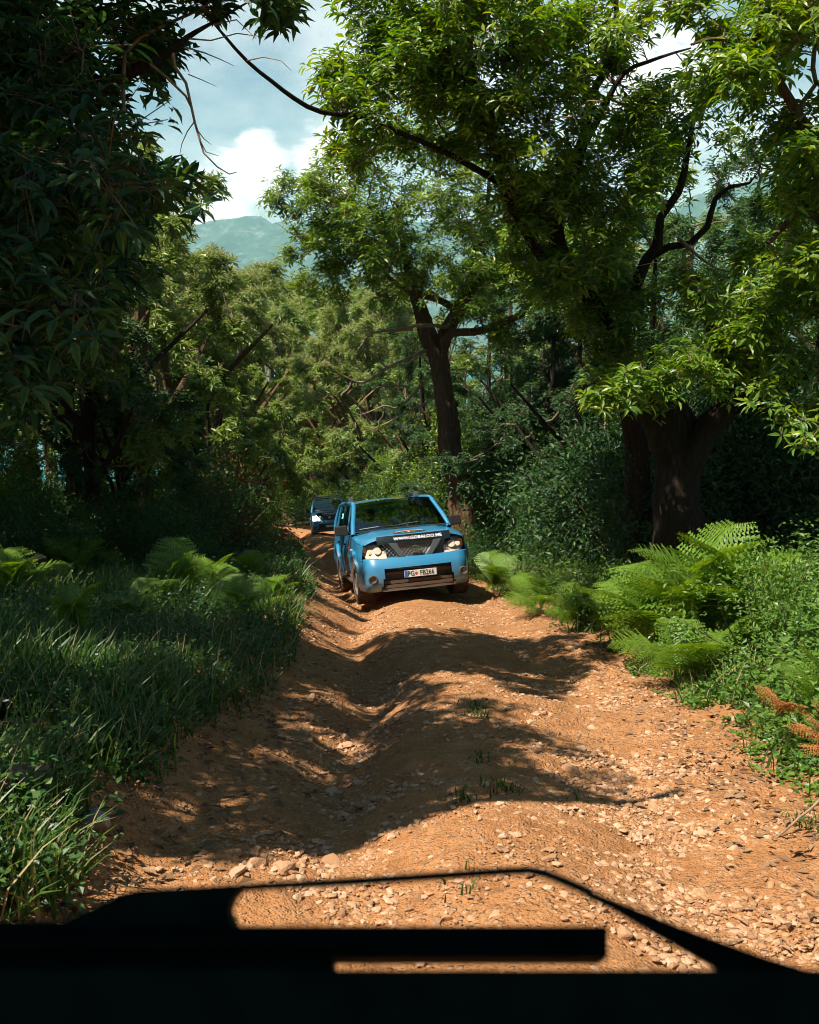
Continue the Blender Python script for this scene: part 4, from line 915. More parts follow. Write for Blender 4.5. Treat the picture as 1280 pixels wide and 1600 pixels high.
n = 5200; y = 3.0*(26/3.0)**rg.uniform(size=n); sd = rg.choice([-1, 1], n); u = sd*(hwr(y)+rg.normal(-.15, .38, n)); x = cxr(y)+u
P = np.stack([x, y, Hs(x, y)+.045], -1); a = rg.uniform(0, 6.28, n); Dr = np.stack([np.cos(a), np.sin(a), rg.normal(-SLOPE*np.sin(a), .2, n)], -1); L = rg.uniform(.03, .09, n)
V, F = leaves(P, Dr, rg.normal(0, .35, (n, 3))+[0, 0, 1], L, L*.45, 4)
tag(obj('leaf_litter', mesh_np('leaf_litter', V, F, leafmat('dry_leaf', (.10, .05, .025), (.22, .12, .055), (.36, .22, .11), trans=.1, rough=.8))), 'dry brown fallen leaves along both edges of the track', 'leaves', kind='stuff')
# tiny pale flowers on the left bank
for k, (px, py) in enumerate(((125, 1115), (148, 1135), (12, 1160), (296, 838), (322, 838), (18, 1195))):
    d_ = 2683/(py-784)*(.93 if py > 1000 else .62); q = D(px, py, d_); g_ = float(Hs(q[0], q[1]))
    m = MB(); 
    r_ = empty('wild_flower', (q[0], q[1], g_)); tag(r_, ('pale lilac' if py > 1000 else 'white') + (' flower on a thin stalk in the shaded grass, left bank' if py > 1000 else ' flower head standing in the sunlit grass of the left bank'), 'flower', 'small wild flowers on the left bank')
    hgt = max(.12, min(.6, q[2]-g_)); MB().tube([(0, 0, 0), (.01, 0, hgt*.5), (0, .01, hgt)], .003, 4).build('stem', STEM, r_)
    V, F = leaves(np.repeat([[0, 0.01, hgt]], 7, 0), np.stack([np.cos(np.arange(7)*.9), np.sin(np.arange(7)*.9), np.full(7, .5)], -1), np.repeat([[0, 0, 1.]], 7, 0), np.full(7, .022), np.full(7, .014), 4)
    obj('petals', mesh_np('petals', V, F, FLOWER), r_)

# ---- stones
def stone_mesh(seed, sub, name='stone'):
    r = np.random.default_rng(seed); bm = bmesh.new(); bmesh.ops.create_icosphere(bm, subdivisions=sub, radius=.5)
    ax = r.uniform(.55, 1.1, 3)*np.array([1, .85, .5]); pl = [(nrm(r.normal(size=3)), r.uniform(.20, .40)) for _ in range(9)]
    for v in bm.verts:
        c_ = np.array(v.co)
        for n_, d_ in pl:
            e = c_.dot(n_)-d_
            if e > 0: c_ = c_-n_*e
        v.co = Vector(c_*ax*1.2+r.normal(0, .012, 3))
    bmesh.ops.triangulate(bm, faces=bm.faces)
    V = np.array([v.co[:] for v in bm.verts]); F = np.array([[v.index for v in f.verts] for f in bm.faces]); bm.free()
    return V, F
SV = [stone_mesh(100+i, 2) for i in range(12)]; SM = [mesh_np('stone', V, F, STONE) for V, F in SV]
def gat(px, py):
    d = 2683/(py-784)
    for _ in range(5):
        q = D(px, py, d); z = float(Hroad(q[0], q[1])); e = q[2]-z
        d *= 1+e/(CAMH+.6)*.8 if abs(e) < 2 else 1
    q = D(px, py, d); return q[0], q[1], float(Hroad(q[0], q[1])), d
rs = np.random.default_rng(55); cnt = 0
def stone(px, py, wpx, flat=1.0, i=None, sink=.12):
    global cnt
    x, y, z, d = gat(px, py); s_ = wpx*d/FPX
    o = obj('stone', SM[int(rs.integers(0, 12)) if i is None else i], road, (x, y, z+s_*(.16-sink))); o.rotation_euler = (rs.uniform(-.25, .25), rs.uniform(-.25, .25), rs.uniform(0, 6.28)); o.scale = (s_*1.1, s_*1.1, s_*flat); cnt += 1
for a in ((840, 1118, 26), (893, 1205, 34), (1023, 1262, 26), (985, 1240, 20), (1045, 1290, 22), (1070, 1332, 20), (1058, 1248, 16), (905, 1150, 14), (812, 1190, 15), (800, 1130, 14), (976, 1462, 36), (1010, 1520, 30), (1065, 1515, 26), (1040, 1500, 24), (1205, 1385, 22), (1262, 1430, 20), (940, 1425, 24), (1160, 1462, 14),
          (585, 1195, 30), (560, 1225, 26), (540, 1210, 22), (520, 1240, 26), (490, 1235, 22), (570, 1260, 28), (600, 1090, 18), (545, 1165, 20), (400, 1350, 42), (445, 1360, 50), (470, 1375, 30), (520, 1345, 34), (370, 1365, 36), (330, 1205, 16), (312, 1215, 14), (283, 1195, 18), (640, 1300, 14), (690, 1340, 14), (655, 1405, 20)): stone(*a)
while cnt < 290:
    t = rs.uniform()
    if t < .55: px, py = rs.normal(930, 130), rs.uniform(1120, 1560); px += (py-1200)*.25
    elif t < .85: px, py = rs.normal(510, 70), rs.uniform(1090, 1430)
    else: px, py = rs.uniform(330, 1200), rs.uniform(1000, 1550)
    stone(px, py, rs.uniform(9, 19)*(1 if rs.uniform() < .9 else 1.4))
acc = NP(); SG = [stone_mesh(200+i, 1) for i in range(8)]
n = 36000; y = 2.6*(24/2.6)**rs.uniform(size=n); u = rs.normal(0, 1, n); w = rs.uniform(size=n); u = np.where(w < .45, 1.0+.35*u, np.where(w < .75, -.75+.3*u, rs.uniform(-1.9, 1.9, n)))
x = cxr(y)+u; k = (vnoise(x*1.4, y*1.4, 5)+.5*vnoise(x*4, y*4, 6) > .62); x, y = x[k], y[k]; z = Hroad(x, y)
for i in range(len(x)):
    V, F = SG[i % 8]; s_ = .007+.036*rs.uniform()**3.5+.0006*y[i]; a = rs.uniform(0, 6.28); c_, s2 = math.cos(a), math.sin(a)
    acc.add(V@np.array([[c_, -s2, 0], [s2, c_, 0], [0, 0, 1]])*s_*1.4+np.array([x[i], y[i], z[i]+s_*rs.uniform(-.1, .12)]), F)
g = tag(obj('gravel', acc.mesh('gravel', STONE), road), kind='stuff')

# ---- log, stump, sticks, slab of rock on the left bank
def log(name, label, cat, pts, mat, n=14, amp=.12):
    P, R = resample([(*p[:3], p[3]) for p in pts], .06, .006, rs); base = P[0]
    r_ = empty(name, tuple(base)); tag(r_, label, cat)
    V, F = tube_np(P-base, R, n, ridge=bark_ridge(8, .1, amp, 5)); V = np.vstack([V, P[0]-base, P[-1]-base]); o = obj('trunk' if 'stick' not in name else 'wood', mesh_np('wood', V[:-2], F, mat, True), r_)
    m = MB(); m.add(V[:n], [tuple(range(n))]); m.add(V[-2-n:-2], [tuple(range(n))[::-1]]); m.build('broken_end', DEADWOOD, r_)
    return r_
PALE = barkmat('weathered_grey_wood', (0.20, 0.14, 0.10), (0.42, 0.32, 0.25), (0.60, 0.50, 0.42), 1.5)
def onp(px, py, up=0.0):
    x, y, z, d = gat(px, py); return (x, y, float(Hs(x, y))+up)
q0 = onp(-90, 1285, .16); q1 = onp(72, 1250, .17)
log('fallen_log', 'weathered pale log lying in the weeds at the left edge', 'log', [(*q0, .085), (*q1, .06)], PALE)
q0 = onp(20, 1075, .10); q1 = onp(160, 1090, .05)
log('fallen_log', 'grey mossy log in deep shade on the left bank', 'log', [(*q0, .05), (*q1, .04)], BARK_DARK)
q = put(62, 13.2); log('tree_stump', 'broken reddish tree stump at the left in the sunlit grass', 'stump', [(q[0], q[1], q[2]-.1, .22), (q[0], q[1], q[2]+.3, .15), (q[0]+.05, q[1], q[2]+.52, .09)], BARK, amp=.3)
q0 = onp(1205, 1312, .02); q1 = onp(1290, 1290, .22)
log('stick', 'pale dry stick poking out over the right edge of the track', 'stick', [(*q0, .006), (*q1, .009)], DEADWOOD, 6)
q0 = put(135, 19, .5); q1 = put(195, 19.5, .45)
log('fallen_branch', 'bare fallen branch lying at the wood edge on the left', 'branch', [(*q0, .03), (*q1, .015)], DEADWOOD, 6)
x, y, z, d = gat(150, 1300); o = obj('rock', mesh_np('rock', SV[3][0], SV[3][1], GREYROCK), None, (x, y, float(Hs(x, y))+.10)); o.scale = (.24, .2, .24); tag(o, 'grey rock half hidden in weeds on the near left bank', 'rock')
#@@PART4

# ------------------------------------------------------------------ cars
PAINT = simple('blue_paint', (0.030, 0.205, 0.38), 0.34, coat=0.6, noise=0.04, nscale=3, dust=(.25, .75, .22, .0))
BLACKP = simple('black_plastic', (0.018, 0.018, 0.018), 0.45, noise=.2, dust=(.2, .9, .35, .03))
GLOSSB = simple('gloss_black', (0.010, 0.014, 0.014), 0.10, coat=1.0)
RUBBER = simple('dusty_tyre', (0.10, 0.065, 0.042), 0.9, noise=.35, nscale=30, bump=.3)
RIM = simple('dusty_alloy', (0.13, 0.10, 0.08), 0.7, metal=.1, noise=.3)
METAL = simple('grille_metal', (0.42, 0.42, 0.40), 0.3, metal=.8)
GREYPL = simple('grey_plastic', (0.09, 0.11, 0.12), 0.35, coat=.4)
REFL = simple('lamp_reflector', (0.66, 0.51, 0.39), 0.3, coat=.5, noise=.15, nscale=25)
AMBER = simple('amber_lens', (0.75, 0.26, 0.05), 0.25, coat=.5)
WHITE = simple('white_plate', (0.72, 0.70, 0.66), 0.4)
EUBLUE = simple('plate_blue', (0.02, 0.13, 0.50), 0.4)
INK = simple('black_ink', (0.012, 0.012, 0.012), 0.5)
TEXTW = simple('white_ink', (0.8, 0.8, 0.8), 0.5)
REDD = simple('red_ink', (0.55, 0.08, 0.03), 0.5)
ORAD = simple('orange_ink', (0.80, 0.25, 0.06), 0.5)
TEAL = simple('teal_ink', (0.08, 0.45, 0.45), 0.5)
SEATM = simple('grey_seat_cloth', (0.05, 0.05, 0.05), 0.9)
SKIN = simple('skin', (0.55, 0.32, 0.22), 0.5)
SHIRT = simple('green_shirt', (0.10, 0.35, 0.16), 0.85)
SHIRT2 = simple('dark_shirt', (0.03, 0.04, 0.06), 0.85)
HAIR = simple('dark_hair', (0.02, 0.014, 0.01), 0.7)
CHROME = simple('chrome', (0.6, 0.6, 0.6), 0.15, metal=1.0)
LAMPGLOW = simple('glowing_headlamp', (0.9, 0.9, 0.85), 0.2, emit=((1.0, 0.97, 0.88), 14))  # headlamp surface given emission for its white glare
def glassmat(name, tint, refl, tr):
    M = Mat(name); a = M.n('ShaderNodeBsdfTransparent', {'Color': (*tint, 1)}); g = M.n('ShaderNodeBsdfGlossy', {'Color': (.9, 1, 1, 1), 'Roughness': 0.03})
    f = M.n('ShaderNodeFresnel', {'IOR': 1.5}); fac = math_node(M.nt, 'ADD', f.outputs[0], refl, clamp=True)
    mx = M.n('ShaderNodeMixShader', {0: fac, 1: a.outputs[0], 2: g.outputs[0]}); M.l(mx.outputs[0], M.out.inputs[0]); return M.m
GLASS = glassmat('tinted_glass', (.24, .40, .37), .08, 1)
LENS = glassmat('lamp_lens', (.95, .95, .93), .06, 1)
def text_mesh(txt, size, mat, name, depth=.002, bold=0.0):
    cu = bpy.data.curves.new('t', 'FONT'); cu.body = txt; cu.size = size; cu.align_x = 'CENTER'; cu.align_y = 'CENTER'; cu.extrude = depth; cu.offset = bold; cu.resolution_u = 2
    o = bpy.data.objects.new('t', cu); COL.objects.link(o); dg = bpy.context.evaluated_depsgraph_get(); dg.update()
    me = bpy.data.meshes.new_from_object(o.evaluated_get(dg)); me.name = name; bpy.data.objects.remove(o); bpy.data.curves.remove(cu)
    me.materials.clear(); me.materials.append(mat); return me

def lerp(a, b, t): return a+(b-a)*t
def cl(t, a=0., b=1.): return max(a, min(b, t))
AXF, AXR, WR, WX = -1.50, 1.35, .385, .79
def hwid(y): return .905-.12*cl((-1.70-y)/.6)**2-.03*cl((y-1.8)/.6)**2
def belt(y): return 1.18+.03*cl((y+1)/3)
def hoodc(y): return lerp(1.115, 1.235, cl((y+2.27)/1.27)**.8)
def sidetop(y): return hoodc(y)-.085 if y < -1 else lerp(hoodc(-1)-.085, belt(y), cl((y+1)/.15))
def sidex(y, z): return hwid(y)-.045*cl((z-.82)/.3)**1.6-.04*cl((.62-z)/.2)+.012*math.exp(-((z-.80)/.06)**2)
def fascia_y(x): return -2.39+.10*(abs(x)/.9)**2+.22*cl((abs(x)-.66)/.27)**2

def build_car(label, glowing=False, first=True):
    root = empty('parked_car' if False else 'off_road_car'); tag(root, label, 'car')
    # body: sides, hood, tail
    m = MB()
    for s in (-1, 1):
        def f(u, v, s=s):
            y = lerp(-2.14, 2.30, u); z = lerp(.40, sidetop(y), v); return (s*sidex(y, z), y, z)
        m.grid(110, 16, f, skip=lambda u, v: any((lerp(-2.14, 2.30, u)-a)**2+(lerp(.40, 1.16, v)-WR)**2 < .455**2 for a in (AXF, AXR)))
        # wheel tubs
    def hood(u, v):
        y = lerp(-2.20, -.98, v); w = sidex(y, sidetop(y)); x = lerp(-w, w, u); t = abs(2*u-1)
        bul = .018*sm(np.clip((.62-abs(x))/.06, 0, 1)); z = lerp(sidetop(y), hoodc(y), 1-t**5)+bul*cl((y+2.3)/.3)
        return (x, y-.06*(1-t*t)*(1-v), float(z))
    m.grid(40, 22, hood)
    m.grid(20, 12, lambda u, v: ((lerp(-1, 1, u))*sidex(2.3, lerp(.4, 1.13, v)), 2.30+.05*(1-(2*u-1)**2), lerp(.4, 1.13, v)))
    def ledge(s): return lambda u, v: (s*lerp(sidex(lerp(-1.0, 2.3, u), sidetop(lerp(-1.0, 2.3, u))), .80, v), lerp(-1.0, 2.3, u), sidetop(lerp(-1., 2.3, u))+.012*v)
    for s in (-1, 1): m.grid(30, 2, ledge(s))
    m.build('body', PAINT, root, auto=35)
    MB().box((0, -.05, .50), (1.62, 3.9, .22)).box((0, -2.05, .62), (1.3, .3, .5)).build('chassis', BLACKP, root)
    m = MB()
    for a in (AXF, AXR):
        for s in (-1, 1):
            def tub(u, v, a=a, s=s):
                an = math.pi*u; return (s*lerp(.86, .50, v), a+.465*math.cos(an), WR+.465*math.sin(an)-.02)
            m.grid(18, 1, tub)
    m.build('wheel_tub', BLACKP, root)
    # flares
    for a in (AXF, AXR):
        for s in (-1, 1):
            m = MB()
            def fl(u, v, a=a, s=s):
                an = lerp(-.22, math.pi+.22, u); r = lerp(.435, .56, v); y = a+r*math.cos(an); z = max(.30, WR+r*math.sin(an))
                pr = .045*math.sin(math.pi*min(1, (1-v)*.5+.5))**.7 if v < .99 else -.004
                return (s*(sidex(y, max(z, .42))+pr), y, min(z, sidetop(y)-.01))
            m.grid(32, 5, fl)
            m.grid(32, 1, lambda u, v, a=a, s=s: (lambda p: (p[0]-s*.09*v, p[1], p[2]))(fl(u, 0, a, s)))
            m.build('wheel_arch', PAINT, root, auto=50)
    # bumper with a real opening
    def bump(u, v):
        x = lerp(-.93, .93, u); z = lerp(.25, .80, v); prof = .055*math.sin(math.pi*v**.9)-.04*cl((v-.72)/.28)**1.5-.10*cl((.25-v)/.25)**1.5
        e = cl((abs(x)-.80)/.13); return (x*(1-.012*e), fascia_y(x)+.30*e*e-prof-.015, z+.03*e*(1-v))
    op = lambda u, v: abs(lerp(-.93, .93, u)) < .60-.08*(v/.74) and .10 < v < .68 
    bm_ = MB().grid(62, 20, bump, skip=op).build('bumper', PAINT, root, auto=60)
    m = MB().grid(24, 2, lambda u, v: (lerp(-.60, .60, u), fascia_y(lerp(-.6, .6, u))+.10, lerp(.30, .64, v)))
    for z, h, yo in ((.545, .045, .02), (.40, .05, .03), (.335, .05, .0)):
        m.grid(24, 1, lambda u, v, z=z, h=h, yo=yo: (lerp(-.55, .55, u), fascia_y(lerp(-.55, .55, u))+yo-.02, z+h*(v-.5)*1.0))
        m.grid(24, 1, lambda u, v, z=z, h=h, yo=yo: (lerp(-.55, .55, u), fascia_y(lerp(-.55, .55, u))+yo-.02+.1*v, z+h*.5))
    m.build('lower_intake', BLACKP, root)
    m = MB().grid(24, 2, lambda u, v: (lerp(-.60, .60, u), fascia_y(0)-.01+.05*abs(2*u-1)**3, lerp(.255, .30, v))); m.build('skid_plate', simple('dusty_skid', (.12, .085, .06), .8) if first else bpy.data.materials['dusty_skid'], root)
    for s in (-1, 1):
        x = s*.735; yf = fascia_y(x)-.098
        m = MB(); pr = []
        for k in range(20):
            a = k*math.pi/10; pr.append((x+.062*math.cos(a), yf-.005-.0*k, .475+.062*math.sin(a)))
        m.tube(pr, .014, 6, closed=True); fg = m.build('fog_lamp', BLACKP, root, smooth=True)
        c_ = [(x, yf+.012, .475)]+[(x+.056*math.cos(k*math.pi/8), yf+.004, .475+.056*math.sin(k*math.pi/8)) for k in range(16)]
        MB().add(c_, [(0, 1+k, 1+(k+1) % 16) for k in range(16)]).build('lens', GREYPL, fg)
    # upper grille
    gy = lambda x: -2.35+.10*(abs(x)/.6)**2
    m = MB().grid(20, 4, lambda u, v: (lerp(-.60, .60, u), gy(lerp(-.6, .6, u))+.05, lerp(.79, 1.05, v))); gr = m.build('grille', GLOSSB, root)
    m = MB()
    for k in range(-26, 27):
        for dx in (-1, 1):
            x0 = k*.06; pts = []
            for t in np.linspace(0, 1, 5):
                x = x0+dx*.11*(t-.5)*1.7; z = lerp(.80, 1.035, t)
                if abs(x) > .53: continue
                pts.append((x, gy(x)+.025, z))
            if len(pts) > 1: m.tube(pts, .0045, 4)
    m.build('mesh', METAL, gr)
    for s in (-1, 1):
        P = [(s*.43, 1.045), (s*.30, 1.045), (s*.185, .80), (s*.26, .80)]
        MB().prism(P, gy(.3)-.022, gy(.3)+.03).build('strut', GREYPL, gr, bevel=.004)
    m = MB(); m.tube([(.062*math.cos(k*math.pi/12), gy(0)-.012, .925+.050*math.sin(k*math.pi/12)) for k in range(24)], .009, 6, closed=True); m.box((0, gy(0)-.018, .925), (.17, .014, .026)); m.build('emblem', CHROME, gr, smooth=False)
    for s in (-1, 1):   # frame beside the grille down to the bumper
        pass
    MB().grid(30, 2, lambda u, v: (lerp(-.86, .86, u), fascia_y(lerp(-.86, .86, u))*1.0+lerp(.03, .11, v), lerp(.792, .812, v))).build('bumper_top', PAINT, root)
    # headlamps
    for s in (-1, 1):
        def hl(o_, infl):
            def f(u, v):
                x = lerp(.47, .845, u); top = lerp(1.045, 1.035, u); bot = lerp(.80, .825, u**1.5) if u < .85 else lerp(.825, .89, (u-.85)/.15)
                z = lerp(bot, top, v); y = -2.375+.13*(x/.85)**2+.19*cl((x-.62)/.22)**2+o_-infl*math.sin(math.pi*u)*math.sin(math.pi*v)+.14*v
                return (s*x, y, z)
            return f
        h_ = MB().grid(12, 6, hl(.03, 0)).build('headlight', LAMPGLOW if glowing else REFL, root, smooth=True)
        yy = lambda x: -2.375+.13*(x/.85)**2+.19*cl((x-.62)/.22)**2
        for x, r in ((.60, .062), (.71, .05)):
            V = [(s*x, yy(x)+.065, .935)]+[(s*(x+r*math.cos(k*math.pi/8)), yy(x)+.075+.5*r*math.sin(k*math.pi/8), .935+r*math.sin(k*math.pi/8)) for k in range(16)]
            lb = MB().add(V, [(0, 1+k, 1+(k+1) % 16) for k in range(16)]).build('lamp_bowl', LAMPGLOW if glowing else REFL, h_, smooth=True)
            MB().tube(V[1:], .006, 5, closed=True).build('lamp_ring', GREYPL, h_) if x < .65 else None
        MB().box((s*(.79 if s < 0 else .75), yy(.79)+(.07 if s < 0 else .05), .965 if s < 0 else .94), (.06 if s < 0 else .13, .03, .10 if s < 0 else .13)).build('indicator', AMBER, h_, bevel=.01)  # right one enlarged, its amber standing for soil reflected in the lamp
        # infill body around lamp (fender nose)
        def nose(u, v, s=s):
            x = lerp(.845, sidex(-2.0, .9), u); z = lerp(.78, lerp(1.03, sidetop(-2.1), u), v); return (s*x, lerp(yy(.845)+.0, -2.02, u), z)
        MB().grid(4, 4, nose).build('fender_nose', PAINT, root, smooth=True)
        MB().grid(14, 1, lambda u, v, s=s: (s*lerp(.50, .86, u), lerp(-2.24+.11*(lerp(.5, .86, u)/.85)**2+.19*cl((lerp(.5, .86, u)-.62)/.22)**2, -2.12+.14*u, v), lerp(1.047, 1.075, v))).build('lamp_brow', PAINT, root)
    # black bonnet deflector with lettering
    def dfl(u, v):
        x = lerp(-.60, .60, u); return (x, -2.365+.15*(x/.70)**2+.065*v, 1.035+.135*v+.008*math.sin(math.pi*v)-.01*(abs(x)/.70)**4)
    dfo = MB().grid(30, 6, dfl).build('bonnet_guard', GLOSSB, root, smooth=True)
    tx = text_mesh('WWW.GOBALOO.ME', .080, TEXTW, 'lettering', .0015, .0012); o = obj('lettering', tx, dfo, (0.05, -2.348, 1.108)); o.rotation_euler = (math.radians(64), 0, 0)
    # bonnet badge
    V = [(0, 0, 0)]+[(.27*math.cos(k*math.pi/16), .14*math.sin(k*math.pi/16), 0) for k in range(32)]
    def hz(x, y): return hoodc(y)+.022+.004
    yb = -1.86
    def badge(rx, ry, cx_, cy_, dz): return [(cx_+rx*math.cos(k*math.pi/16), yb+cy_+ry*math.sin(k*math.pi/16), hz(0, yb+cy_+ry*math.sin(k*math.pi/16))+dz) for k in range(32)]
    bo = MB().add(badge(.27, .17, 0, 0, .0), [tuple(range(32))]).build('bonnet_sticker', INK, root)
    P = badge(.25, .15, 0, 0, .003); Q = badge(.21, .10, 0, -.01, .003)
    MB().add(P+Q, [(k, k+1, k+33, k+32) for k in range(1, 15)]).build('sticker_arc', ORAD, bo)
    for i, (x, w_) in enumerate(((-.11, .06), (-.02, .05), (.07, .07))):
        y0 = yb-.045; MB().add([(x-w_/2, y0-.03, hz(0, y0-.03)+.004), (x+w_/2, y0-.03, hz(0, y0-.03)+.004), (x+w_*.3, y0+.04, hz(0, y0+.04)+.004), (x-w_*.2, y0+.03, hz(0, y0+.03)+.004)], [(0, 1, 2, 3)]).build('sticker_figure', TEAL if i != 1 else TEXTW, bo)
    # number plate
    pz = .515; py_ = -2.425
    pl = MB().box((.03, py_, pz), (.52, .014, .112)).build('number_plate', WHITE, root, bevel=.003)
    MB().box((.03-.235, py_-.009, pz), (.044, .004, .104)).build('country_band', EUBLUE, pl)
    if first:
        a = obj('lettering', text_mesh('PG', .118, INK, 'plate_text', .001, .001), pl, (.03-.155, py_-.0105, pz)); a.rotation_euler = (math.radians(90), 0, 0); a.scale = (.78, 1, 1)
        a = obj('lettering', text_mesh('FB266', .118, INK, 'plate_text', .001, .001), pl, (.03+.105, py_-.0105, pz)); a.rotation_euler = (math.radians(90), 0, 0); a.scale = (.78, 1, 1)
    MB().add([(.03-.067+.024*math.cos(k*math.pi/5), py_-.0085, pz+.028*math.sin(k*math.pi/5)) for k in range(10)], [tuple(range(10))]).build('crest', REDD, pl)
    # cabin: roof, pillars, glass
    rz = lambda x, y: 1.765-.045*(abs(x)/.70)**2.4-.05*cl((-y+.0)/.35)**2*0-.035*cl((y-1.3)/1.)**2
    RX = .69
    m = MB(); m.grid(20, 24, lambda u, v: (lerp(-RX, RX, u), lerp(-.30, 2.16, v)-.06*(1-(2*u-1)**2)*(1-v), rz(lerp(-RX, RX, u), lerp(-.3, 2.16, v))))
    m.grid(20, 24, lambda u, v: (lerp(-RX, RX, u)*.97, lerp(-.28, 2.14, v), rz(lerp(-RX, RX, u), lerp(-.3, 2.16, v))-.06))
    m.build('roof', PAINT, root, smooth=True)
    wsb = lambda x: (x, -1.02-.13*(1-(x/.80)**2), 1.235+.03*(1-(x/.8)**2))   # windscreen base
    wst = lambda x: (x, -.31-.06*(1-(x/.66)**2), rz(x, -.3)-.015)
    def pill(a, b_, wa, wb, t=.05, nm='pillar'):
        a = Vector(a); b_ = Vector(b_); m = MB(); s = 1 if a.x > 0 else -1; V = []
        for p, w_ in ((a, wa), (b_, wb)):
            V += [(p.x, p.y-w_/2, p.z), (p.x, p.y+w_/2, p.z), (p.x-s*t, p.y+w_/2, p.z), (p.x-s*t, p.y-w_/2, p.z)]
        m.add(V, [(3, 2, 1, 0), (4, 5, 6, 7), (0, 1, 5, 4), (1, 2, 6, 5), (2, 3, 7, 6), (3, 0, 4, 7)]); return m.build(nm, PAINT, root, bevel=.008)
    for s in (-1, 1):
        P = [(s*.835, -1.04, 1.17), (s*.80, -.83, 1.36), (s*.745, -.56, 1.53), (s*.70, -.27, 1.695), (s*.70, .2, 1.73), (s*.70, 1.2, 1.725), (s*.695, 1.9, 1.70), (s*.71, 2.12, 1.64), (s*.79, 2.24, 1.40), (s*.83, 2.27, 1.18)]
        Pn, Rn = resample([(*p, .043) for p in P], .08, 0, rs); m = MB(); V, F = tube_np(Pn, Rn, 10); m.add(V, F); m.build('pillar', PAINT, root, smooth=True)
        pill((s*.845, -.03, 1.20), (s*.722, .07, 1.69), .10, .09); pill((s*.845, .93, 1.20), (s*.722, .93, 1.69), .11, .10); pill((s*.845, 1.90, 1.20), (s*.722, 1.76, 1.69), .16, .12)
        for (y0, y1, yt0, yt1) in ((-.92, -.08, -.26, .03), (.02, .88, .11, .89), (.98, 1.83, .98, 1.72), (1.97, 2.24, 1.82, 2.10)):
            MB().grid(6, 6, lambda u, v, s=s: (s*(lerp(.828, .705, v)+.006*math.sin(math.pi*v)), lerp(lerp(y0, y1, u), lerp(yt0, yt1, u), v), lerp(1.19, 1.69, v))).build('side_window', GLASS, root, smooth=True)
        # doors
        for (y0, y1) in ((-.93, -.02), (.02, .98)):
            def dp(u, v, s=s):
                y = lerp(y0, y1, u); z = lerp(.47, sidetop(y)-.015, v); return (s*(sidex(y, z)+.010), y, z)
            d_ = MB().grid(10, 10, dp).grid(10, 1, lambda u, v: (lambda p: (p[0]-s*.012*v, p[1], p[2]))(dp(u, 0))).build('door', PAINT, root, smooth=True)
            MB().box((s*(sidex(y1-.14, .99)+.03), y1-.14, 1.0), (.03, .16, .03)).build('door_handle', BLACKP, d_, bevel=.006)
            gl = MB()
            for yy0 in (y0, y1): gl.grid(1, 8, lambda u, v: (s*(sidex(yy0, lerp(.47, 1.15, v))+.004), yy0+.010*(u*2-1), lerp(.45, sidetop(yy0), v)))
            gl.build('door_seam', INK, d_)
        # diagonal stripe on the front door
        def stp(k0, k1, mat, off):
            return MB().grid(2, 10, lambda u, v: (s*(sidex(0, lerp(.48, 1.15, v))+off), lerp(lerp(-.50, -.86, v)+k0, lerp(-.50, -.86, v)+k1, u), lerp(.48, 1.15, v))).build('door_stripe', mat, root)
        stp(0, .13, INK, .016); stp(-.05, 0, REDD, .0165)
        MB().box((s*(sidex(-1.2, .92)+.008), -1.12, .93), (.02, .05, .03)).build('side_repeater', WHITE, root, bevel=.005)
        # sill step, mirror, rail
        MB().box((s*.86, -.07, .37), (.16, 1.95, .05)).build('side_step', BLACKP, root, bevel=.012)
        MB().box((s*.865, -.07, .43), (.05, 1.9, .06)).build('sill', simple('dusty_sill', (.20, .14, .10), .8) if first and s < 0 else bpy.data.materials['dusty_sill'], root, bevel=.01)
        mo = MB().box((s*1.0, -.76, 1.27), (.21, .12, .18), taper=.92).box((s*.88, -.76, 1.21), (.10, .06, .05)).build('wing_mirror', BLACKP, root, bevel=.02)
        MB().box((s*1.02, -.695, 1.27), (.20, .008, .15)).build('mirror_glass', CHROME, mo)
        m = MB(); m.tube([(s*.60, .80, 1.75), (s*.60, .90, 1.80), (s*.60, 1.3, 1.81), (s*.60, 1.9, 1.78), (s*.60, 2.0, 1.73)], .018, 8)
        for y in (.9, 1.4, 1.85): m.box((s*.60, y, 1.775), (.05, .07, .09))
        m.build('roof_rail', BLACKP, root, smooth=False)
        MB().box((s*.62, .86, 1.79), (.09, .14, .11)).build('rail_end', GREYPL, root, bevel=.015)
    MB().tube([(-.60, .75, 1.86), (.60, .75, 1.86)], .016, 6).tube([(-.60, 1.55, 1.85), (.60, 1.55, 1.85)], .016, 6).build('roof_bars', BLACKP, root) if not first else None
    ws = MB().grid(24, 12, lambda u, v: tuple(lerp(wsb(lerp(-.80, .80, u))[k], wst(lerp(-.66, .66, u))[k], v)+(.02*math.sin(math.pi*v) if k == 2 else 0) for k in range(3))).build('windscreen', GLASS, root, smooth=True)
    MB().grid(16, 2, lambda u, v: (lerp(-.74, .74, u)*lerp(1, .97, v), 2.33-.14*v, lerp(1.19, 1.68, v))).build('rear_window', GLASS, root)
    MB().grid(24, 1, lambda u, v: (lerp(-.82, .82, u), -1.06-.13*(1-(2*u-1)**2)-.10*(1-v), 1.222+.02*(1-(2*u-1)**2)+.012*v)).build('cowl', BLACKP, root)
    for x0, x1 in ((-.72, -.10), (-.05, .60)):
        m = MB(); a = Vector(wsb(x0)); b_ = Vector(wsb(x1)); m.tube([(a.x, a.y-.02, a.z+.03), ((a.x+b_.x)/2, min(a.y, b_.y)-.045, a.z+.055), (b_.x, b_.y-.02, b_.z+.02)], .012, 5); m.build('wiper', INK, root)
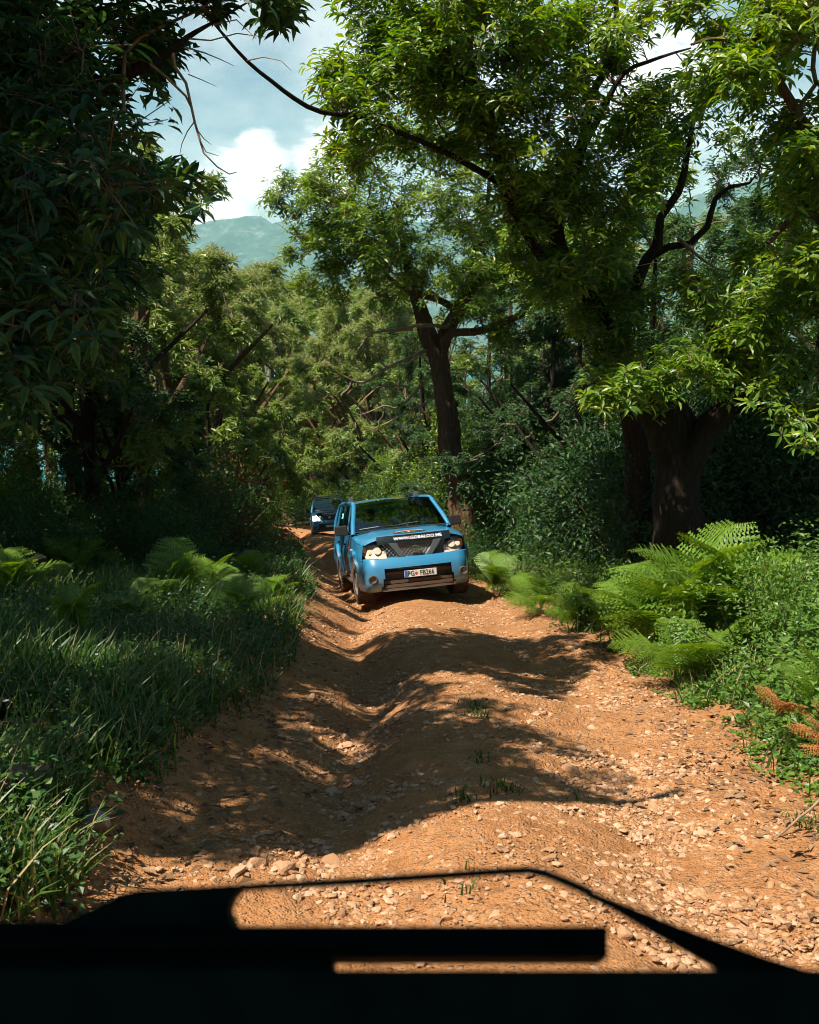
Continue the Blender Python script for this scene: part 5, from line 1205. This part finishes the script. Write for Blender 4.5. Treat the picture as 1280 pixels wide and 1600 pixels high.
    # inside
    m = MB().box((0, -.72, 1.09), (1.45, .42, .16)).box((0, .3, .6), (1.5, 2.4, .1)); m.build('dashboard', INK, root, bevel=.02)
    for s in (-1, 1):
        st = MB().box((s*.37, .22, .80), (.50, .50, .16)).box((s*.37, .50, 1.10), (.48, .14, .60), Matrix.Rotation(-.2, 3, 'X')).build('seat', SEATM, root, bevel=.04)
        MB().box((s*.37, .60, 1.47), (.27, .09, .17)).build('headrest', SEATM, st, bevel=.03)
    MB().box((0, 1.25, 1.05), (1.3, .14, .55)).build('rear_seat', SEATM, root, bevel=.04)
    m = MB(); R_ = Matrix.Rotation(math.radians(-62), 3, 'X'); c_ = Vector((.37, -.36, 1.24))
    m.tube([c_+R_@Vector((.19*math.cos(k*math.pi/12), .19*math.sin(k*math.pi/12), 0)) for k in range(24)], .016, 6, closed=True)
    for an in (0, math.pi, -math.pi/2): m.tube([c_, c_+R_@Vector((.18*math.cos(an), .18*math.sin(an), 0))], .014, 5)
    m.build('steering_wheel', GREYPL, root, smooth=True)
    MB().box((0, -.42, 1.60), (.22, .03, .06)).build('rear_view_mirror', INK, root, bevel=.01)
    # wheels
    for a in (AXF, AXR):
        for s in (-1, 1):
            w = empty('wheel', (s*WX, a, WR)); w.parent = root
            if a == AXF: w.rotation_euler = (0, 0, math.radians(2))
            prof = [(-.125, .24), (-.135, .30), (-.12, .36), (-.095, .378), (.095, .378), (.12, .36), (.135, .30), (.125, .24)]
            m = MB(); m.lathe_x(prof, 36)
            for k in range(36):
                for j, xx in enumerate((-.098, -.034, .034, .098)):
                    an = (k+(.5 if j % 2 else 0))*math.pi/18; R2 = Matrix.Rotation(an, 3, 'X')
                    m.box(R2 @ Vector((xx, 0, .380)), (.052, .040, .018), R2)
            m.build('tyre', RUBBER, w, auto=40)
            m = MB(); o_ = s*.10
            m.lathe_x([(s*-.10, .235), (s*.095, .245), (s*.118, .243), (s*.118, .228), (s*.085, .215), (s*.02, .20), (s*-.02, 0.001)], 32)
            for k in range(6):
                R2 = Matrix.Rotation(k*math.pi/3+.2, 3, 'X'); m.box(R2 @ Vector((s*.085, 0, .125)), (.03, .062, .20), R2, taper=.75)
            m.lathe_x([(s*.05, .07), (s*.105, .065), (s*.112, .05), (s*.112, .001)], 16)
            m.build('rim', RIM, w, auto=40)
    return root

def person(label, x, shirt, driver, parent_car):
    """seated figure grown as one skin: pelvis, torso, neck, head, arms, legs"""
    r_ = empty('person'); tag(r_, label, 'person')
    Vs = [(0, .30, .93), (0, .34, 1.08), (0, .36, 1.24), (0, .36, 1.36), (0, .345, 1.45), (0, .33, 1.52), (0, .32, 1.60)]
    Rr = [(.14, .11), (.135, .11), (.16, .11), (.12, .08), (.055, .055), (.075, .085), (.06, .075)]
    E = [(0, 1), (1, 2), (2, 3), (3, 4), (4, 5), (5, 6)]
    for s in (-1, 1):
        n = len(Vs)
        hx = s*.15 if driver else s*.16; hp = (hx, -.36 if driver else -.02, 1.33 if driver else 1.16)
        Vs += [(s*.18, .36, 1.35), (s*.24, .17, 1.20), (s*.2, -.08, 1.22), hp]; Rr += [(.055, .055), (.042, .042), (.034, .034), (.026, .022)]
        E += [(3, n), (n, n+1), (n+1, n+2), (n+2, n+3)]
        n = len(Vs); Vs += [(s*.12, .05, .92), (s*.14, -.20, .90), (s*.14, -.35, .65)]; Rr += [(.085, .08), (.06, .06), (.045, .045)]; E += [(0, n), (n, n+1), (n+1, n+2)]
        # five fingers rooted in the palm
        for k in range(5):
            n2 = len(Vs); pz = hp[2]+.025-.014*k; L = (.05, .075, .08, .072, .055)[k]
            if k == 0: a = (hp[0]-s*.03, hp[1]+.01, hp[2]+.035); b_ = (hp[0]-s*.05, hp[1]-.02, hp[2]+.045)
            else: a = (hp[0]+s*.005, hp[1]-.045, pz); b_ = (hp[0]-s*.02, hp[1]-.045-L*.4, pz-.012)
            Vs += [a, b_]; Rr += [(.010, .010), (.008, .008)]; E += [(n-1, n2), (n2, n2+1)]
    me = bpy.data.meshes.new('body'); me.from_pydata(Vs, E, []); o = obj('body', me); sk = o.modifiers.new('s', 'SKIN'); sk.use_smooth_shade = True
    for i, r in enumerate(Rr): me.skin_vertices[0].data[i].radius = r
    me.skin_vertices[0].data[0].use_root = True
    sb = o.modifiers.new('u', 'SUBSURF'); sb.levels = 1; sb.render_levels = 1
    dg = bpy.context.evaluated_depsgraph_get(); dg.update(); nm = bpy.data.meshes.new_from_object(o.evaluated_get(dg)); nm.name = 'body'; bpy.data.objects.remove(o)
    nm.materials.clear(); nm.materials.append(SKIN); nm.materials.append(shirt)
    for p in nm.polygons:
        c_ = p.center; p.material_index = 1 if (c_.z < 1.40 and not (c_.y < .08 and abs(c_.x) > .1 and c_.z > 1.05)) else 0; p.use_smooth = True
    obj('body', nm, r_)
    def hairf(u, v):
        a = 2*math.pi*u; t = v*1.35; return (.088*math.sin(t)*math.cos(a), .345+.098*math.sin(t)*math.sin(a)+.012, 1.575+.098*math.cos(t)+(0.03 if math.sin(a) < 0 else -.03)*v)
    MB().grid(20, 8, hairf).build('hair', HAIR, r_, smooth=True)
    m = MB()
    for s in (-1, 1): m.box((s*.030, .254, 1.565), (.022, .012, .010))
    m.box((0, .250, 1.508), (.045, .012, .008)); m.build('eyes_and_mouth', HAIR, r_)
    MB().box((0, .243, 1.54), (.024, .03, .04), taper=.5).build('nose', SKIN, r_, bevel=.006)
    for s in (-1, 1): MB().box((s*.083, .335, 1.55), (.016, .035, .055)).build('ear', SKIN, r_, bevel=.006)
    r_.matrix_world = parent_car @ Matrix.Translation((x, 0, -.08)); return r_

def car_matrix(x, y, yaw, roll, dz=0.0):
    """car whose centre is over (x,y): nose towards the camera, pitched with the slope"""
    h = Vector((math.sin(yaw), -math.cos(yaw), 0)); pitch = math.atan(SLOPE*math.cos(yaw))
    f = Vector((h.x*math.cos(pitch), h.y*math.cos(pitch), math.sin(pitch))); right = Vector((math.cos(yaw), math.sin(yaw), 0)); up = right.cross(-f).normalized(); 
    R = Matrix((right, -f, up)).transposed()
    R = R @ Matrix.Rotation(-roll, 3, 'Y')
    return R, Vector((x, y, -CAMH-SLOPE*y+dz))
CAR1 = build_car('sky blue off-road car with black bonnet guard and plate PG FB266, nearest on the track')
R, t = car_matrix(-.21, 18.10, math.radians(10), math.radians(3.2), .02); M1 = Matrix.Translation(t) @ R.to_4x4(); CAR1.matrix_world = M1 @ Matrix.Diagonal((1.05, 1, 1, 1))
CAR2 = build_car('blue off-road car with glowing headlights and a roof rack, second in line at the bend', glowing=True, first=False)
R, t = car_matrix(-4.02, 48.7, math.radians(6), math.radians(3.5), .03); M2 = Matrix.Translation(t) @ R.to_4x4(); CAR2.matrix_world = M2
m = MB()
for y in (.05, .45, .85, 1.25, 1.65): m.tube([(-.58, y, 1.90), (.58, y, 1.90)], .018, 6)
for s in (-1, 1): m.tube([(s*.58, 0, 1.90), (s*.58, 1.75, 1.90)], .022, 6)
m.tube([(-.58, 0, 1.99), (.58, 0, 1.99)], .02, 6)
m.build('roof_rack', METAL, CAR2)
person('driver with both hands on the wheel of the nearest car, dark shirt', .37, SHIRT2, True, M1)
person('front passenger of the nearest car in a green shirt, behind the windscreen', -.37, SHIRT, False, M1)

# ------------------------------------------------------------------ the vehicle the view is taken from
DARKIN = simple('dark_trim', (0.010, 0.024, 0.020), 0.85, spec=.1, noise=.3, nscale=30)
v0 = empty('vehicle', (0, .3, -.5)); tag(v0, 'black window ledge and wiper of the vehicle the view is taken from', 'vehicle')
def vb(name, m): 
    o = m.build(name, DARKIN, v0); o.location = (0, -.3, .5); return o
def slab(px0, px1, py0, py1, d, th, below=0):
    """a solid bar whose near face spans that part of the view at distance d"""
    a = [D(px0, py0, d), D(px1, py0, d), D(px1, py1, d), D(px0, py1, d)]; off = (np.array([0, CP, -SP_])-.60*np.array([0, SP_, CP]))*th
    return [tuple(p) for p in a]+[tuple(p+off) for p in a]
BX = [(0, 1, 2, 3), (7, 6, 5, 4), (0, 4, 5, 1), (1, 5, 6, 2), (2, 6, 7, 3), (3, 7, 4, 0)]
vb('window_ledge', MB().add(slab(-700, 2000, 1515, 2600, .50, .12), BX))
vb('ledge_trim', MB().add(slab(-500, 950, 1447, 1496, .60, .03), BX).add(slab(-500, 520, 1480, 1540, .60, .03), BX))
P = [(-500, 1460), (-500, 1440), (100, 1440), (190, 1396), (215, 1390), (372, 1382), (384, 1386), (374, 1392), (362, 1405), (356, 1424), (362, 1440), (372, 1460)]
a = [D(x, y, .60) for x, y in P]; b_ = [p+(np.array([0, CP, -SP_])-.40*np.array([0, SP_, CP]))*.02 for p in a]; n = len(P)
vb('wiper_motor_cover', MB().add(a+b_, [tuple(range(n)), tuple(range(2*n-1, n-1, -1))]+[(i, (i+1) % n, (i+1) % n+n, i+n) for i in range(n)]))
bl = [D(x, y, .62) for x, y in ((345, 1389), (450, 1383), (560, 1377), (680, 1369), (780, 1362), (825, 1360), (850, 1364), (880, 1376), (925, 1396))]
m = MB(); V, F = tube_np(np.array(bl), np.array([.0022, .0025, .0027, .0027, .0027, .0028, .0030, .0030, .0032]), 8); m.add(V, F); vb('wiper_blade', m)
P = [(905, 1386), (930, 1394), (985, 1416), (1060, 1447), (1130, 1472), (1200, 1497), (1290, 1524), (1400, 1560), (1400, 1640), (1160, 1640), (1148, 1535), (1120, 1512), (1060, 1478), (1000, 1444), (960, 1420), (925, 1404)]
a = [D(x, y, .61) for x, y in P]; b_ = [p+(np.array([0, CP, -SP_])-.42*np.array([0, SP_, CP]))*.012 for p in a]; n = len(P)
vb('wiper_arm', MB().add(a+b_, [tuple(range(n)), tuple(range(2*n-1, n-1, -1))]+[(i, (i+1) % n, (i+1) % n+n, i+n) for i in range(n)]))
vb('roof', MB().box((0, -.7, .62), (1.9, 2.3, .06)))
for s in (-1, 1):
    vb('pillar', MB().tube([(s*.90, .44, .60), (s*.92, .50, -.52)], .04, 8)); vb('side_panel', MB().box((s*.92, -.7, -.75), (.06, 2.3, .75)))
    vb('rear_pillar', MB().tube([(s*.90, -1.6, .60), (s*.92, -1.6, -.4)], .05, 8))
vb('rear_panel', MB().box((0, -1.85, -.3), (1.9, .05, 1.85))); vb('cabin_floor', MB().box((0, -.7, -1.13), (1.9, 2.3, .05)))
vb('lower_panel', MB().box((0, .55, -.90), (1.9, .10, .5)))
